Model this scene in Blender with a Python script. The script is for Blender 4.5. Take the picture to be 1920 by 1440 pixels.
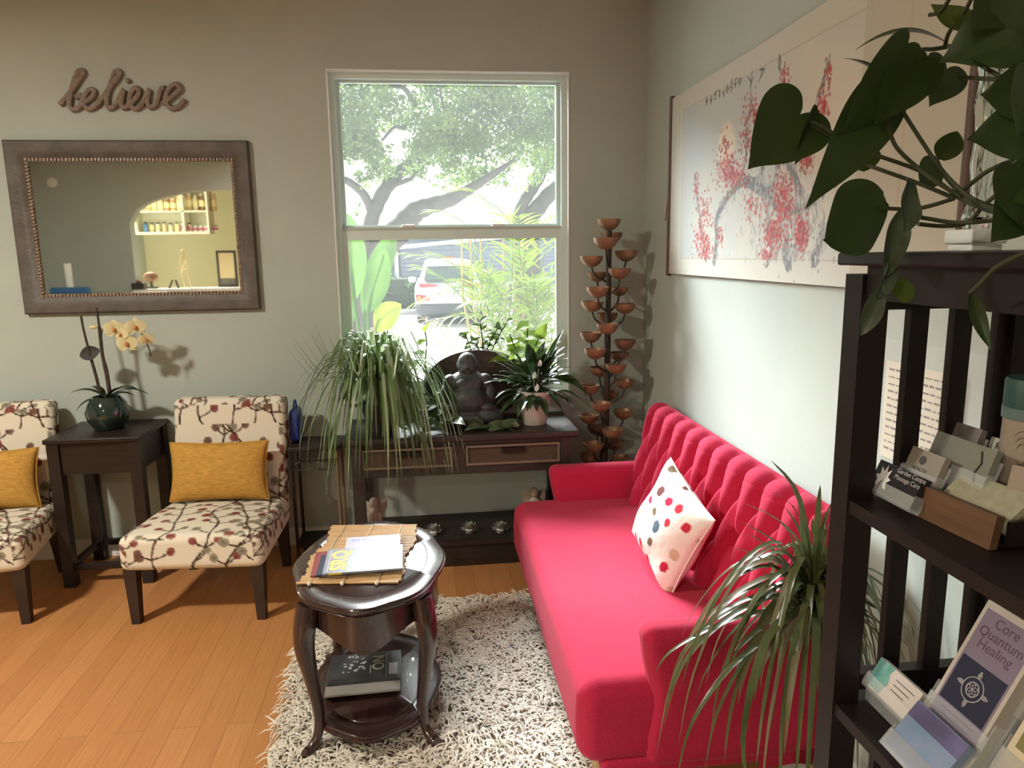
import bpy, bmesh, math, random
import numpy as np
from mathutils import Vector, Matrix, Euler
random.seed(7); rng = np.random.RandomState(5)
for o in list(bpy.data.objects): bpy.data.objects.remove(o)
SC = bpy.context.scene
COL = SC.collection
V = Vector
# ---------------------------------------------------------------- camera
F, H, YAW, PITCH, ROLL = 1359.0, 1.66, 0.1145, 0.1787, -0.0148
def cam_axes():
    cy, sy, cp, sp, cr, sr = math.cos(YAW), math.sin(YAW), math.cos(PITCH), math.sin(PITCH), math.cos(ROLL), math.sin(ROLL)
    fwd = V((sy*cp, cy*cp, -sp)); r = V((cy, -sy, 0)); u = V((sy*sp, cy*sp, cp))
    return r*cr+u*sr, -r*sr+u*cr, fwd
CR, CU, CF = cam_axes()
cd = bpy.data.cameras.new('camera'); cam = bpy.data.objects.new('camera', cd); COL.objects.link(cam)
cd.sensor_width = 36; cd.lens = F/1920*36; cd.clip_start = 0.05; cd.clip_end = 300
m = Matrix((CR, CU, -CF)).transposed().to_4x4(); m.translation = V((0, 0, H)); cam.matrix_world = m
SC.camera = cam
# ---------------------------------------------------------------- view + sky + sun
SC.view_settings.view_transform = 'Standard'; SC.view_settings.look = 'None'
SC.view_settings.gamma = 1; SC.view_settings.use_curve_mapping = False
SC.view_settings.exposure = 0.2
SC.cycles.use_denoising = True
SC.cycles.max_bounces = 9; SC.cycles.diffuse_bounces = 5; SC.cycles.glossy_bounces = 4
SC.cycles.transmission_bounces = 6; SC.cycles.transparent_max_bounces = 12
SC.cycles.caustics_reflective = False; SC.cycles.caustics_refractive = False
SC.cycles.sample_clamp_indirect = 6
w = bpy.data.worlds.new('sky'); SC.world = w; w.use_nodes = True
bg = w.node_tree.nodes['Background']
bg.inputs[0].default_value = (0.93, 0.97, 1.0, 1); bg.inputs[1].default_value = 1.5
def lamp(name, kind, loc, direction, energy, color, **kw):
    l = bpy.data.lights.new(name, kind); l.energy = energy; l.color = color
    for k, v in kw.items(): setattr(l, k, v)
    o = bpy.data.objects.new(name, l); COL.objects.link(o); o.location = loc
    o.rotation_euler = V(direction).to_track_quat('-Z', 'Y').to_euler()
    return o
# hazy bright Florida sky around the sun, high in front of the window and a little to its left
lamp('sun', 'SUN', (0, 8, 12), (0.38, -1.0, -0.70), 39, (0.93, 0.97, 1.0), angle=math.radians(42))
# ceiling lamps of the room: warm ones over the seating on the left and behind the camera
lamp('ceiling_lamp_glow', 'AREA', (-2.6, 1.6, 2.93), (0.0, 0, -1), 112, (1.0, 0.94, 0.80), shape='DISK', size=0.3)
lamp('rear_lamp_glow', 'AREA', (-1.6, -1.75, 2.93), (0, 0.0, -1), 24, (1.0, 0.92, 0.80), shape='DISK', size=0.5)
lamp('pantry_lamp_glow', 'AREA', (-4.4, -3.9, 2.9), (0, 0, -1), 420, (1.0, 0.90, 0.68), shape='DISK', size=0.5)

D, XR, XL, YF, ZC = 4.14, 1.258, -5.2, -2.2, 3.05     # back wall, right wall, left wall, front wall, ceiling
def PX(px, py, x=None, y=None, z=None):
    """the point of the plane x=, y= or z= that stands at this pixel of the photograph"""
    d = CR*(px-960) + CU*(720-py) + CF*F
    t = x/d.x if x is not None else y/d.y if y is not None else (z-H)/d.z
    return V((0, 0, H)) + d*t
def MPX(px, py, y):
    """same, for a point seen in the wall mirror"""
    p = PX(px, py, y=2*D-y); p.y = y; return p

# ---------------------------------------------------------------- helpers
class MB:
    def __init__(s): s.v = []; s.f = []; s.c = []
    def add(s, vs, fs, M=None):
        b = len(s.v)
        for p in vs: s.v.append(tuple(M @ V(p)) if M is not None else tuple(p))
        for f in fs: s.f.append(tuple(i+b for i in f))
    def box(s, c, d, M=None, taper=None):
        x, y, z = d[0]/2, d[1]/2, d[2]/2; vs = []
        for k, (a, b, e) in enumerate([(-1,-1,-1),(1,-1,-1),(1,1,-1),(-1,1,-1),(-1,-1,1),(1,-1,1),(1,1,1),(-1,1,1)]):
            t = taper if (taper and e < 0) else 1
            vs.append((c[0]+a*x*t, c[1]+b*y*t, c[2]+e*z))
        s.add(vs, [(0,3,2,1),(4,5,6,7),(0,1,5,4),(1,2,6,5),(2,3,7,6),(3,0,4,7)], M)
    def b2(s, a, b, M=None):
        s.box([(a[i]+b[i])/2 for i in range(3)], [abs(b[i]-a[i]) for i in range(3)], M)
    def tube(s, pts, r, n=8, cap=True, M=None, flat=1.0):
        pts = [V(p) for p in pts]; k = len(pts)
        rs = list(r) if hasattr(r, '__len__') else [r]*k
        vs = []; fs = []; ref = None
        for i, p in enumerate(pts):
            t = (pts[min(i+1, k-1)]-pts[max(i-1, 0)])
            if t.length < 1e-9: t = V((0, 0, 1))
            t.normalize()
            if ref is None:
                ref = t.cross(V((0, 0, 1)) if abs(t.z) < 0.9 else V((1, 0, 0))).normalized()
            else:
                ref = (ref - t*ref.dot(t)).normalized()
            q = t.cross(ref)
            for j in range(n):
                a = 2*math.pi*j/n
                vs.append(p + (ref*math.cos(a) + q*math.sin(a)*flat)*rs[i])
        for i in range(k-1):
            for j in range(n):
                a = i*n+j; b = i*n+(j+1) % n
                fs.append((a, b, b+n, a+n))
        if cap: fs.append(tuple(range(n-1, -1, -1))); fs.append(tuple((k-1)*n+j for j in range(n)))
        s.add(vs, fs, M)
    def lathe(s, prof, c=(0, 0, 0), n=24, M=None, sx=1, sy=1, wob=None):
        vs = []; fs = []
        for (r, z) in prof:
            for j in range(n):
                a = 2*math.pi*j/n; rr = r*(wob(a, r, z) if wob else 1)
                vs.append((c[0]+rr*math.cos(a)*sx, c[1]+rr*math.sin(a)*sy, c[2]+z))
        k = len(prof)
        for i in range(k-1):
            for j in range(n):
                a = i*n+j; b = i*n+(j+1) % n; fs.append((a, b, b+n, a+n))
        if prof[0][0] > 1e-4: fs.append(tuple(range(n-1, -1, -1)))
        if prof[-1][0] > 1e-4: fs.append(tuple((k-1)*n+j for j in range(n)))
        s.add(vs, fs, M)
    def grid(s, fn, nu, nv, M=None):
        vs = [fn(i/nu, j/nv) for j in range(nv+1) for i in range(nu+1)]
        fs = [(j*(nu+1)+i, j*(nu+1)+i+1, (j+1)*(nu+1)+i+1, (j+1)*(nu+1)+i) for j in range(nv) for i in range(nu)]
        s.add(vs, fs, M)
    def prism(s, poly, y0, y1, M=None, axis='y'):
        """closed outline poly of (a, b) swept along an axis"""
        n = len(poly); mk = {'y': lambda a, b, t: (a, t, b), 'z': lambda a, b, t: (a, b, t), 'x': lambda a, b, t: (t, a, b)}[axis]
        vs = [mk(a, b, y0) for a, b in poly] + [mk(a, b, y1) for a, b in poly]
        fs = [tuple(range(n)), tuple(range(2*n-1, n-1, -1))] + [(i, i+n, (i+1) % n+n, (i+1) % n) for i in range(n)]
        s.add(vs, fs, M)
    def ball(s, c, r, n=12, sc=(1, 1, 1), M=None):
        prof = [(r*math.sin(math.pi*i/(n//2+1)), -r*math.cos(math.pi*i/(n//2+1))) for i in range(n//2+2)]
        T = Matrix.Translation(V(c)) @ Matrix.Diagonal((sc[0], sc[1], sc[2], 1))
        s.lathe(prof, n=n, M=(M @ T if M is not None else T))
    def rbox(s, c, d, r, puff=0.0, M=None, n=4, seg=6, fn=None):
        h = [x/2 for x in d]; r = min(r, min(h)*0.999)
        def coords(hh, sg):
            a = [-(hh-r)-r*math.tan(math.pi/4*(k/n)) for k in range(n, 0, -1)]
            b = [-(hh-r)+2*(hh-r)*k/sg for k in range(sg+1)]
            return a+b+[-q for q in reversed(a)]
        sg = seg if hasattr(seg, '__len__') else (seg,)*3
        cs = [coords(h[i], sg[i]) for i in range(3)]
        for ax in range(3):
            u, v2 = [(1, 2), (2, 0), (0, 1)][ax]
            for sgn in (-1, 1):
                vs = []; A = cs[u]; B = cs[v2]
                for bb in B:
                    for aa in A:
                        p = [0, 0, 0]; p[u] = aa; p[v2] = bb; p[ax] = sgn*h[ax]
                        q = V([max(-(h[i]-r), min(h[i]-r, p[i])) for i in range(3)])
                        dd = V(p)-q
                        pt = q+dd.normalized()*r
                        if puff:
                            for i in range(3):
                                k1, k2 = (i+1) % 3, (i+2) % 3
                                if i == puff_axis[0]:
                                    pt[i] += math.copysign(puff, pt[i])*(1-(pt[k1]/h[k1])**2)*(1-(pt[k2]/h[k2])**2)*min(1, abs(pt[i])/h[i])
                        if fn: pt = fn(pt)
                        vs.append(pt+V(c))
                na = len(A)
                fs = []
                for j in range(len(B)-1):
                    for i in range(na-1):
                        q = (j*na+i, j*na+i+1, (j+1)*na+i+1, (j+1)*na+i)
                        fs.append(q if sgn > 0 else q[::-1])
                s.add(vs, fs, M)
    def build(s, name, mat, parent=None, smooth=True, weld=0.0, label=None, angle=40, col=None):
        me = bpy.data.meshes.new(name); me.from_pydata(s.v, [], s.f)
        if col is not None:
            at = me.color_attributes.new('paint', 'FLOAT_COLOR', 'POINT')
            at.data.foreach_set('color', np.asarray(col, dtype=np.float32).ravel())
        if weld:
            bm = bmesh.new(); bm.from_mesh(me); bmesh.ops.remove_doubles(bm, verts=bm.verts, dist=weld)
            bmesh.ops.recalc_face_normals(bm, faces=bm.faces); bm.to_mesh(me); bm.free()
        for mm in (mat if isinstance(mat, (list, tuple)) else [mat]): me.materials.append(mm)
        if smooth:
            me.polygons.foreach_set('use_smooth', [True]*len(me.polygons))
            if smooth != 'all':
                try: me.set_sharp_from_angle(angle=math.radians(angle))
                except Exception: pass
        me.update()
        o = bpy.data.objects.new(name, me); COL.objects.link(o)
        if parent is not None: o.parent = parent
        if label: o['label'] = label
        return o
puff_axis = [2]
def tag(o, label, cat, group=None, kind=None):
    o['label'] = label; o['category'] = cat
    if group: o['group'] = group
    if kind: o['kind'] = kind
    return o
def thing(name, label, cat, loc=(0, 0, 0), rz=0.0, group=None, rot=None):
    o = bpy.data.objects.new(name, None); COL.objects.link(o); o.location = loc
    o.rotation_euler = rot if rot else (0, 0, rz); o.empty_display_size = 0.05
    return tag(o, label, cat, group)
def struct(name, mb, mat, parent=None, **k):
    o = mb.build(name, mat, parent, **k)
    if parent is None: o['kind'] = 'structure'
    return o
def dup(root, loc=None, rz=None, label=None):
    r = root.copy(); COL.objects.link(r)
    if loc is not None: r.location = loc
    if rz is not None: r.rotation_euler = (0, 0, rz)
    if label: r['label'] = label
    for ch in list(root.children):
        c = ch.copy(); COL.objects.link(c); c.parent = r
        for g in list(ch.children):
            d = g.copy(); COL.objects.link(d); d.parent = c
    return r
def catmull(pts, k=6):
    pts = [V(p) for p in pts]; P = [pts[0]]+pts+[pts[-1]]; out = []
    for i in range(1, len(P)-2):
        for j in range(k):
            t = j/k; a, b, c, d = P[i-1], P[i], P[i+1], P[i+2]
            out.append(0.5*((2*b)+(c-a)*t+(2*a-5*b+4*c-d)*t*t+(3*b-a-3*c+d)*t**3))
    out.append(pts[-1]); return out
MATS = {}
def mat(name, color, rough=0.6, metal=0.0, var=0.0, vscale=8.0, bump=0.0, bscale=60.0, color2=None, coat=0.0, trans=0.0, sheen=0.0,
        emit=None, estr=0.0, spec=0.5, stretch=None, paint=False, transl=0.0, alpha=1.0, ior=1.45):
    if name in MATS: return MATS[name]
    m = bpy.data.materials.new(name); m.use_nodes = True; MATS[name] = m
    nt = m.node_tree; N = nt.nodes; L = nt.links; b = N['Principled BSDF']
    b.inputs['Base Color'].default_value = (*color, 1); b.inputs['Roughness'].default_value = rough
    b.inputs['Metallic'].default_value = metal; b.inputs['Specular IOR Level'].default_value = spec
    b.inputs['Coat Weight'].default_value = coat; b.inputs['Transmission Weight'].default_value = trans
    b.inputs['Sheen Weight'].default_value = sheen; b.inputs['Alpha'].default_value = alpha; b.inputs['IOR'].default_value = ior
    if emit: b.inputs['Emission Color'].default_value = (*emit, 1); b.inputs['Emission Strength'].default_value = estr
    if var or bump or color2:
        tc = N.new('ShaderNodeTexCoord'); mp = N.new('ShaderNodeMapping'); L.new(tc.outputs['Object'], mp.inputs[0])
        if stretch: mp.inputs['Scale'].default_value = stretch
    src = None
    if paint:
        a = N.new('ShaderNodeAttribute'); a.attribute_name = 'paint'; src = a.outputs['Color']
        L.new(src, b.inputs['Base Color'])
    if var or color2:
        no = N.new('ShaderNodeTexNoise'); no.inputs['Scale'].default_value = vscale; no.inputs['Detail'].default_value = 5
        L.new(mp.outputs[0], no.inputs['Vector'])
        mr = N.new('ShaderNodeMapRange'); mr.inputs[1].default_value = 0.3; mr.inputs[2].default_value = 0.7
        L.new(no.outputs['Fac'], mr.inputs[0])
        if color2:
            mx = N.new('ShaderNodeMix'); mx.data_type = 'RGBA'; mx.inputs[6].default_value = (*color, 1); mx.inputs[7].default_value = (*color2, 1)
            L.new(mr.outputs[0], mx.inputs[0]); src = mx.outputs[2]
        else:
            mr.inputs[3].default_value = 1-var; mr.inputs[4].default_value = 1+var
            hv = N.new('ShaderNodeHueSaturation'); hv.inputs['Color'].default_value = (*color, 1)
            if src: L.new(src, hv.inputs['Color'])
            L.new(mr.outputs[0], hv.inputs['Value']); src = hv.outputs[0]
        L.new(src, b.inputs['Base Color'])
    if bump:
        n2 = N.new('ShaderNodeTexNoise'); n2.inputs['Scale'].default_value = bscale; n2.inputs['Detail'].default_value = 3
        L.new(mp.outputs[0], n2.inputs['Vector'])
        bp = N.new('ShaderNodeBump'); bp.inputs['Strength'].default_value = bump; bp.inputs['Distance'].default_value = 0.01
        L.new(n2.outputs['Fac'], bp.inputs['Height']); L.new(bp.outputs[0], b.inputs['Normal'])
    if transl:
        tr = N.new('ShaderNodeBsdfTranslucent'); ms = N.new('ShaderNodeMixShader'); ms.inputs[0].default_value = transl
        if src: L.new(src, tr.inputs[0])
        else: tr.inputs[0].default_value = (*color, 1)
        L.new(b.outputs[0], ms.inputs[1]); L.new(tr.outputs[0], ms.inputs[2]); L.new(ms.outputs[0], N['Material Output'].inputs[0])
    return m
def leafmat(name, c1, c2, rough=0.45, transl=0.35, vscale=6.0, spec=0.4):
    return mat(name, c1, rough, color2=c2, vscale=vscale, transl=transl, spec=spec)
def leaf(mb, base, tip, w, nrm, shape='lance', fold=0.15, bend=0.0, n=9, wave=0.0, notch=0.0):
    """one leaf blade: midrib from base to tip, arched along nrm, halves folded up"""
    base = V(base); tip = V(tip); ax = tip-base; Ln = ax.length; t = ax.normalized(); nrm = V(nrm)
    nrm = (nrm-t*nrm.dot(t)).normalized(); sd = t.cross(nrm)
    ph = random.random()*6
    if shape == 'heart':
        out = catmull([(1.0, 0.002, 0), (0.86, 0.09, 0), (0.66, 0.25, 0), (0.42, 0.40, 0), (0.17, 0.49, 0), (-0.04, 0.47, 0), (-0.18, 0.34, 0), (-0.20, 0.18, 0), (-0.10, 0.05, 0), (-0.01, 0.001, 0)], 2 if n < 9 else 4)
        vs = []
        for q in out:
            mt = max(0.0, q.x)
            for k in (-1, -0.66, -0.33, 0, 0.33, 0.66, 1):
                a = abs(k); tt = mt+(q.x-mt)*a; s_ = q.y*w*k
                vs.append(base+ax*tt*(1.0)+sd*s_+nrm*(bend*Ln*4*max(0, tt)*(1-tt)+abs(s_)*fold+wave*w*math.sin(tt*9+ph+k*2)*a))
        b0 = len(out); fs = [(i*7+k, i*7+k+1, i*7+k+8, i*7+k+7) for i in range(b0-1) for k in range(6)]
        mb.add(vs, fs); return
    def prof(u):
        if shape == 'heart': return max(0, (math.sin(math.pi*min(1, (u+0.06))**0.55)))**0.8*(1-0.25*u) if u < 0.999 else 0
        if shape == 'oval': return math.sin(math.pi*min(1, u*0.97+0.03))**0.7
        if shape == 'blade': return min(1, u*8+0.35)*(1-u**2.2)**0.8
        return math.sin(math.pi*min(1, u*0.98+0.02)**0.85)
    vs = []; fs = []
    for i in range(n+1):
        u = i/n; hw = w/2*max(prof(u), 0.015)
        for k in range(-2, 3):
            a = k/2; back = -notch*w*(abs(a)**1.5)*(1-u)**4 if notch else 0
            p = base+ax*u+nrm*(bend*Ln*4*u*(1-u))+sd*(a*hw)+nrm*(abs(a)*hw*fold)+t*back
            p += nrm*(wave*w*math.sin(u*9+ph+k)*abs(a))
            vs.append(p)
    for i in range(n):
        for k in range(4):
            a = i*5+k; fs.append((a, a+1, a+6, a+5))
    mb.add(vs, fs)
def blade(mb, pts, w, nrm=(0, 0, 1), fold=0.25, k=4, taper=True):
    """long strap leaf along a curve"""
    P = catmull(pts, k); n = len(P)-1; vs = []; fs = []
    nrm = V(nrm)
    for i, p in enumerate(P):
        t = (P[min(i+1, n)]-P[max(i-1, 0)]).normalized()
        sd = t.cross(nrm)
        if sd.length < 0.05: sd = t.cross(V((0.3, -1, 0.2)))
        sd.normalize(); up = sd.cross(t)
        u = i/n; hw = w/2*((min(1, 0.5+u*4))*(1-u**2.5)+0.02 if taper else 1)
        vs += [p-sd*hw+up*hw*fold, p, p+sd*hw+up*hw*fold]
    for i in range(n):
        a = i*3; fs += [(a, a+1, a+4, a+3), (a+1, a+2, a+5, a+4)]
    mb.add(vs, fs)
def text_mesh(name, body, mat_, size, M, parent=None, thick=0.0008, align='LEFT', bold=0.0, sx=1.0, spacing=1.0):
    c = bpy.data.curves.new(name, 'FONT'); c.body = body; c.size = size; c.extrude = thick; c.align_x = align; c.offset = bold
    c.space_line = spacing; c.resolution_u = 3
    o = bpy.data.objects.new(name, c); COL.objects.link(o)
    bpy.context.view_layer.update()
    me = bpy.data.meshes.new_from_object(o.evaluated_get(bpy.context.evaluated_depsgraph_get()))
    bpy.data.objects.remove(o); me.name = name
    me.transform(M @ Matrix.Diagonal((sx, 1, 1, 1))); me.materials.clear(); me.materials.append(mat_)
    o = bpy.data.objects.new(name, me); COL.objects.link(o)
    if parent is not None: o.parent = parent
    return o
class Raster:
    """numpy colour sheet in metres, read back per vertex (printed or woven patterns)"""
    def __init__(s, w, h, res, color):
        s.w, s.h, s.r = w, h, res; s.nx = int(w/res)+1; s.ny = int(h/res)+1
        s.a = np.ones((s.ny, s.nx, 4), np.float32); s.a[..., :3] = color
        s.X, s.Y = np.meshgrid(np.arange(s.nx)*res, np.arange(s.ny)*res)
    def _win(s, x0, y0, x1, y1):
        r = s.r; return (slice(max(0, int(y0/r)), max(0, min(s.ny, int(y1/r)+2))), slice(max(0, int(x0/r)), max(0, min(s.nx, int(x1/r)+2))))
    def disc(s, x, y, rx, ry, c, a=1.0, ang=0.0, soft=0.15):
        R = max(rx, ry)*1.3; q = s._win(x-R, y-R, x+R, y+R); X = s.X[q]-x; Y = s.Y[q]-y
        if X.size == 0: return
        ca, sa = math.cos(ang), math.sin(ang); d = np.sqrt(((X*ca+Y*sa)/rx)**2+((-X*sa+Y*ca)/ry)**2)
        k = (np.clip((1+soft-d)/(2*soft), 0, 1)*a)[..., None]
        s.a[q][..., :3] = s.a[q][..., :3]*(1-k)+np.array(c, np.float32)*k
    def line(s, pts, w, c, a=1.0):
        for (x0, y0), (x1, y1) in zip(pts[:-1], pts[1:]):
            q = s._win(min(x0, x1)-w, min(y0, y1)-w, max(x0, x1)+w, max(y0, y1)+w); X = s.X[q]; Y = s.Y[q]
            if X.size == 0: continue
            dx, dy = x1-x0, y1-y0; L2 = dx*dx+dy*dy+1e-12
            t = np.clip(((X-x0)*dx+(Y-y0)*dy)/L2, 0, 1); d = np.hypot(X-x0-t*dx, Y-y0-t*dy)
            k = (np.clip((w/2-d)/s.r+0.5, 0, 1)*a)[..., None]
            s.a[q][..., :3] = s.a[q][..., :3]*(1-k)+np.array(c, np.float32)*k
    def rect(s, x0, y0, x1, y1, c, a=1.0):
        q = s._win(x0, y0, x1, y1); s.a[q][..., :3] = s.a[q][..., :3]*(1-a)+np.array(c, np.float32)*a
    def at(s, x, y):
        i = min(s.nx-1, max(0, int(round(x/s.r)))); j = min(s.ny-1, max(0, int(round(y/s.r)))); return s.a[j, i]
def sheet(name, ras, M, mat_, parent=None, thick=0.0, fn=None, label=None):
    """the raster as a fine grid lying in the XY plane of M"""
    mb = MB(); nx, ny = ras.nx, ras.ny
    for j in range(ny):
        for i in range(nx):
            x, y = i*ras.r, j*ras.r; z = fn(x, y) if fn else 0
            mb.v.append(tuple(M @ V((x, y, z))))
    mb.f = [(j*nx+i, j*nx+i+1, (j+1)*nx+i+1, (j+1)*nx+i) for j in range(ny-1) for i in range(nx-1)]
    return mb.build(name, mat_, parent, smooth='all' if fn else False, col=ras.a.reshape(-1, 4), label=label)
def frame(origin, xdir, ydir):
    x = V(xdir).normalized(); y = V(ydir); y = (y-x*y.dot(x)).normalized(); z = x.cross(y)
    M = Matrix((x, y, z)).transposed().to_4x4(); M.translation = V(origin); return M
# ================================================================ materials
WALL = mat('wall_paint', (0.445, 0.50, 0.46), 0.85, var=0.03, vscale=3, bump=0.06, bscale=220, spec=0.2)
WHITE = mat('white_paint', (0.80, 0.82, 0.80), 0.45)
CEIL = mat('ceiling_paint', (0.78, 0.79, 0.76), 0.9)
PANTRY = mat('pantry_wall_paint', (0.68, 0.70, 0.52), 0.8)
DARK = mat('espresso_wood', (0.022, 0.014, 0.012), 0.38, var=0.25, vscale=5, stretch=(1, 1, 12), spec=0.35)
DARKB = mat('console_wood', (0.030, 0.022, 0.018), 0.45, var=0.3, vscale=6, stretch=(1, 10, 10))
MAHOG = mat('mahogany_gloss', (0.034, 0.016, 0.014), 0.26, var=0.3, vscale=5, stretch=(6, 1, 1), coat=0.55)
BLACK = mat('black_lacquer', (0.012, 0.008, 0.008), 0.42, var=0.2, vscale=4, spec=0.3)
def floor_mat():
    m = bpy.data.materials.new('bamboo_floor'); m.use_nodes = True; nt = m.node_tree; N = nt.nodes; L = nt.links; b = N['Principled BSDF']
    tc = N.new('ShaderNodeTexCoord'); mp = N.new('ShaderNodeMapping'); mp.inputs['Rotation'].default_value = (0, 0, math.radians(90))
    L.new(tc.outputs['Object'], mp.inputs[0])
    br = N.new('ShaderNodeTexBrick'); br.offset = 0.37; br.inputs['Scale'].default_value = 1
    br.inputs['Brick Width'].default_value = 1.8; br.inputs['Row Height'].default_value = 0.096; br.inputs['Mortar Size'].default_value = 0.0012
    br.inputs['Color1'].default_value = (0.50, 0.235, 0.088, 1); br.inputs['Color2'].default_value = (0.43, 0.19, 0.066, 1)
    br.inputs['Mortar'].default_value = (0.26, 0.12, 0.045, 1); L.new(mp.outputs[0], br.inputs[0])
    m2 = N.new('ShaderNodeMapping'); m2.inputs['Scale'].default_value = (70, 1.5, 1); L.new(tc.outputs['Object'], m2.inputs[0])
    no = N.new('ShaderNodeTexNoise'); no.inputs['Scale'].default_value = 3; no.inputs['Detail'].default_value = 6; L.new(m2.outputs[0], no.inputs['Vector'])
    mr = N.new('ShaderNodeMapRange'); mr.inputs[1].default_value = 0.3; mr.inputs[2].default_value = 0.7; mr.inputs[3].default_value = 0.86; mr.inputs[4].default_value = 1.14
    L.new(no.outputs['Fac'], mr.inputs[0]); hv = N.new('ShaderNodeHueSaturation'); L.new(br.outputs['Color'], hv.inputs['Color'])
    L.new(mr.outputs[0], hv.inputs['Value']); L.new(hv.outputs[0], b.inputs['Base Color']); b.inputs['Roughness'].default_value = 0.38
    b.inputs['Specular IOR Level'].default_value = 0.35
    return m
# ================================================================ the room
WX0, WX1, WZ0, WZ1 = -0.489, 0.816, 0.86, 2.63     # window opening
T = 0.17
mb = MB()
mb.b2((XL-T, D, -0.02), (WX0, D+T, ZC)); mb.b2((WX1, D, -0.02), (XR+T, D+T, ZC))
mb.b2((WX0, D, -0.02), (WX1, D+T, WZ0)); mb.b2((WX0, D, WZ1), (WX1, D+T, ZC))
struct('wall_back', mb, WALL)
mb = MB(); mb.b2((XR, YF-4, -0.02), (XR+T, D, ZC)); struct('wall_right', mb, WALL)
mb = MB(); mb.b2((XL-T, YF-4, -0.02), (XL, D, ZC)); struct('wall_left', mb, WALL)
mb = MB(); mb.b2((XL-T, YF-4, -0.06), (XR+T, D+T, 0)); struct('floor', mb, floor_mat())
mb = MB(); mb.b2((XL-T, YF-4, ZC), (XR+T, D+T, ZC+0.12)); struct('ceiling', mb, CEIL)
mb = MB(); mb.b2((XL-T, YF-4-T, -0.02), (XR+T, YF-4, ZC)); struct('wall_pantry', mb, PANTRY)
mb = MB(); mb.b2((XL, D-0.014, 0), (XR-0.014, D, 0.10)); mb.b2((XL, D-0.018, 0.0), (XR-0.014, D, 0.02)); struct('baseboard_back', mb, WHITE)
mb = MB(); mb.b2((XR-0.014, YF, 0), (XR, D, 0.10)); struct('baseboard_right', mb, WHITE)
# front wall with an arched pass-through, seen only in the mirror
ax0 = MPX(250, 480, YF).x; apk = MPX(412, 356, YF); asp = MPX(249, 418, YF); aled = MPX(262, 543, YF).z
ax1 = 2*apk.x-ax0
mb = MB()
mb.b2((XL, YF-T, 0), (ax0, YF, ZC)); mb.b2((ax1, YF-T, 0), (XR, YF, ZC)); mb.b2((ax0, YF-T, 0), (ax1, YF, aled-0.05))
K = 24; vs = []
for i in range(K+1):
    t = i/K; x = ax0+(ax1-ax0)*t; zz = asp.z+(apk.z-asp.z)*math.sqrt(max(0, 1-(2*t-1)**2))
    vs += [(x, YF, zz), (x, YF, ZC), (x, YF-T, zz), (x, YF-T, ZC)]
fs = []
for i in range(K):
    a = i*4; fs += [(a, a+4, a+5, a+1), (a+2, a+3, a+7, a+6), (a, a+2, a+6, a+4)]
mb.add(vs, fs); struct('wall_front', mb, WALL)
mb = MB(); mb.b2((ax0-0.03, YF-T-0.35, aled-0.05), (ax1+0.03, YF+0.04, aled)); struct('trim_1', mb, WHITE)

# window: drywall return, vinyl frame, two sashes
win = bpy.data.objects.new('window_1', None); COL.objects.link(win); win['kind'] = 'structure'; win.location = (0, 0, 0)
FR = mat('window_vinyl', (0.66, 0.80, 0.77), 0.4)
mb = MB(); w_ = 0.035; y0, y1 = D+0.05, D+0.14
mb.b2((WX0, y0, WZ1-w_), (WX1, y1, WZ1)); mb.b2((WX0, y0, WZ0), (WX0+w_, y1, WZ1-w_)); mb.b2((WX1-w_, y0, WZ0), (WX1, y1, WZ1-w_))
mb.b2((WX0+w_, y0, WZ0), (WX1-w_, y1, WZ0+w_)); mb.build('window_frame', FR, win, smooth=False)
mb = MB(); t_ = 0.006
mb.b2((WX0, D-0.004, WZ1-t_), (WX1, y0, WZ1)); mb.b2((WX0, D-0.004, WZ0), (WX0+t_, y0, WZ1-t_)); mb.b2((WX1-t_, D-0.004, WZ0), (WX1, y0, WZ1-t_))
mb.build('window_return', WHITE, win, smooth=False)
mb = MB(); mb.b2((WX0, D-0.03, WZ0-0.03), (WX1, y0, WZ0+0.004)); mb.build('window_sill', WHITE, win, smooth=False)
SILL = mat('meeting_rail_vinyl', (0.50, 0.54, 0.51), 0.45)
def sash(x0, x1, z0, z1, y, ws, wb, wt, name):
    m_ = MB(); m_.b2((x0, y, z0), (x0+ws, y+0.03, z1)); m_.b2((x1-ws, y, z0), (x1, y+0.03, z1))
    m_.b2((x0+ws, y, z0), (x1-ws, y+0.03, z0+wb)); m_.b2((x0+ws, y, z1-wt), (x1-ws, y+0.03, z1))
    return m_.build(name, FR, win, smooth=False)
zr = 1.80
sash(WX0+w_, WX1-w_, zr-0.005, WZ1-w_, D+0.095, 0.022, 0.03, 0.012, 'upper_sash')
sash(WX0+w_, WX1-w_, WZ0+w_, zr-0.005, D+0.06, 0.03, 0.04, 0.052, 'lower_sash')
mb = MB(); mb.b2((WX0+w_, D+0.058, zr-0.004), (WX1-w_, D+0.096, zr+0.01)); mb.build('meeting_rail', SILL, win, smooth=False)
for xx in (-0.09, 0.42):
    mb = MB(); mb.rbox((xx, D+0.075, zr+0.018), (0.075, 0.03, 0.016), 0.006, n=2, seg=2); mb.build('sash_lock', WHITE, win, weld=1e-5)
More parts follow.
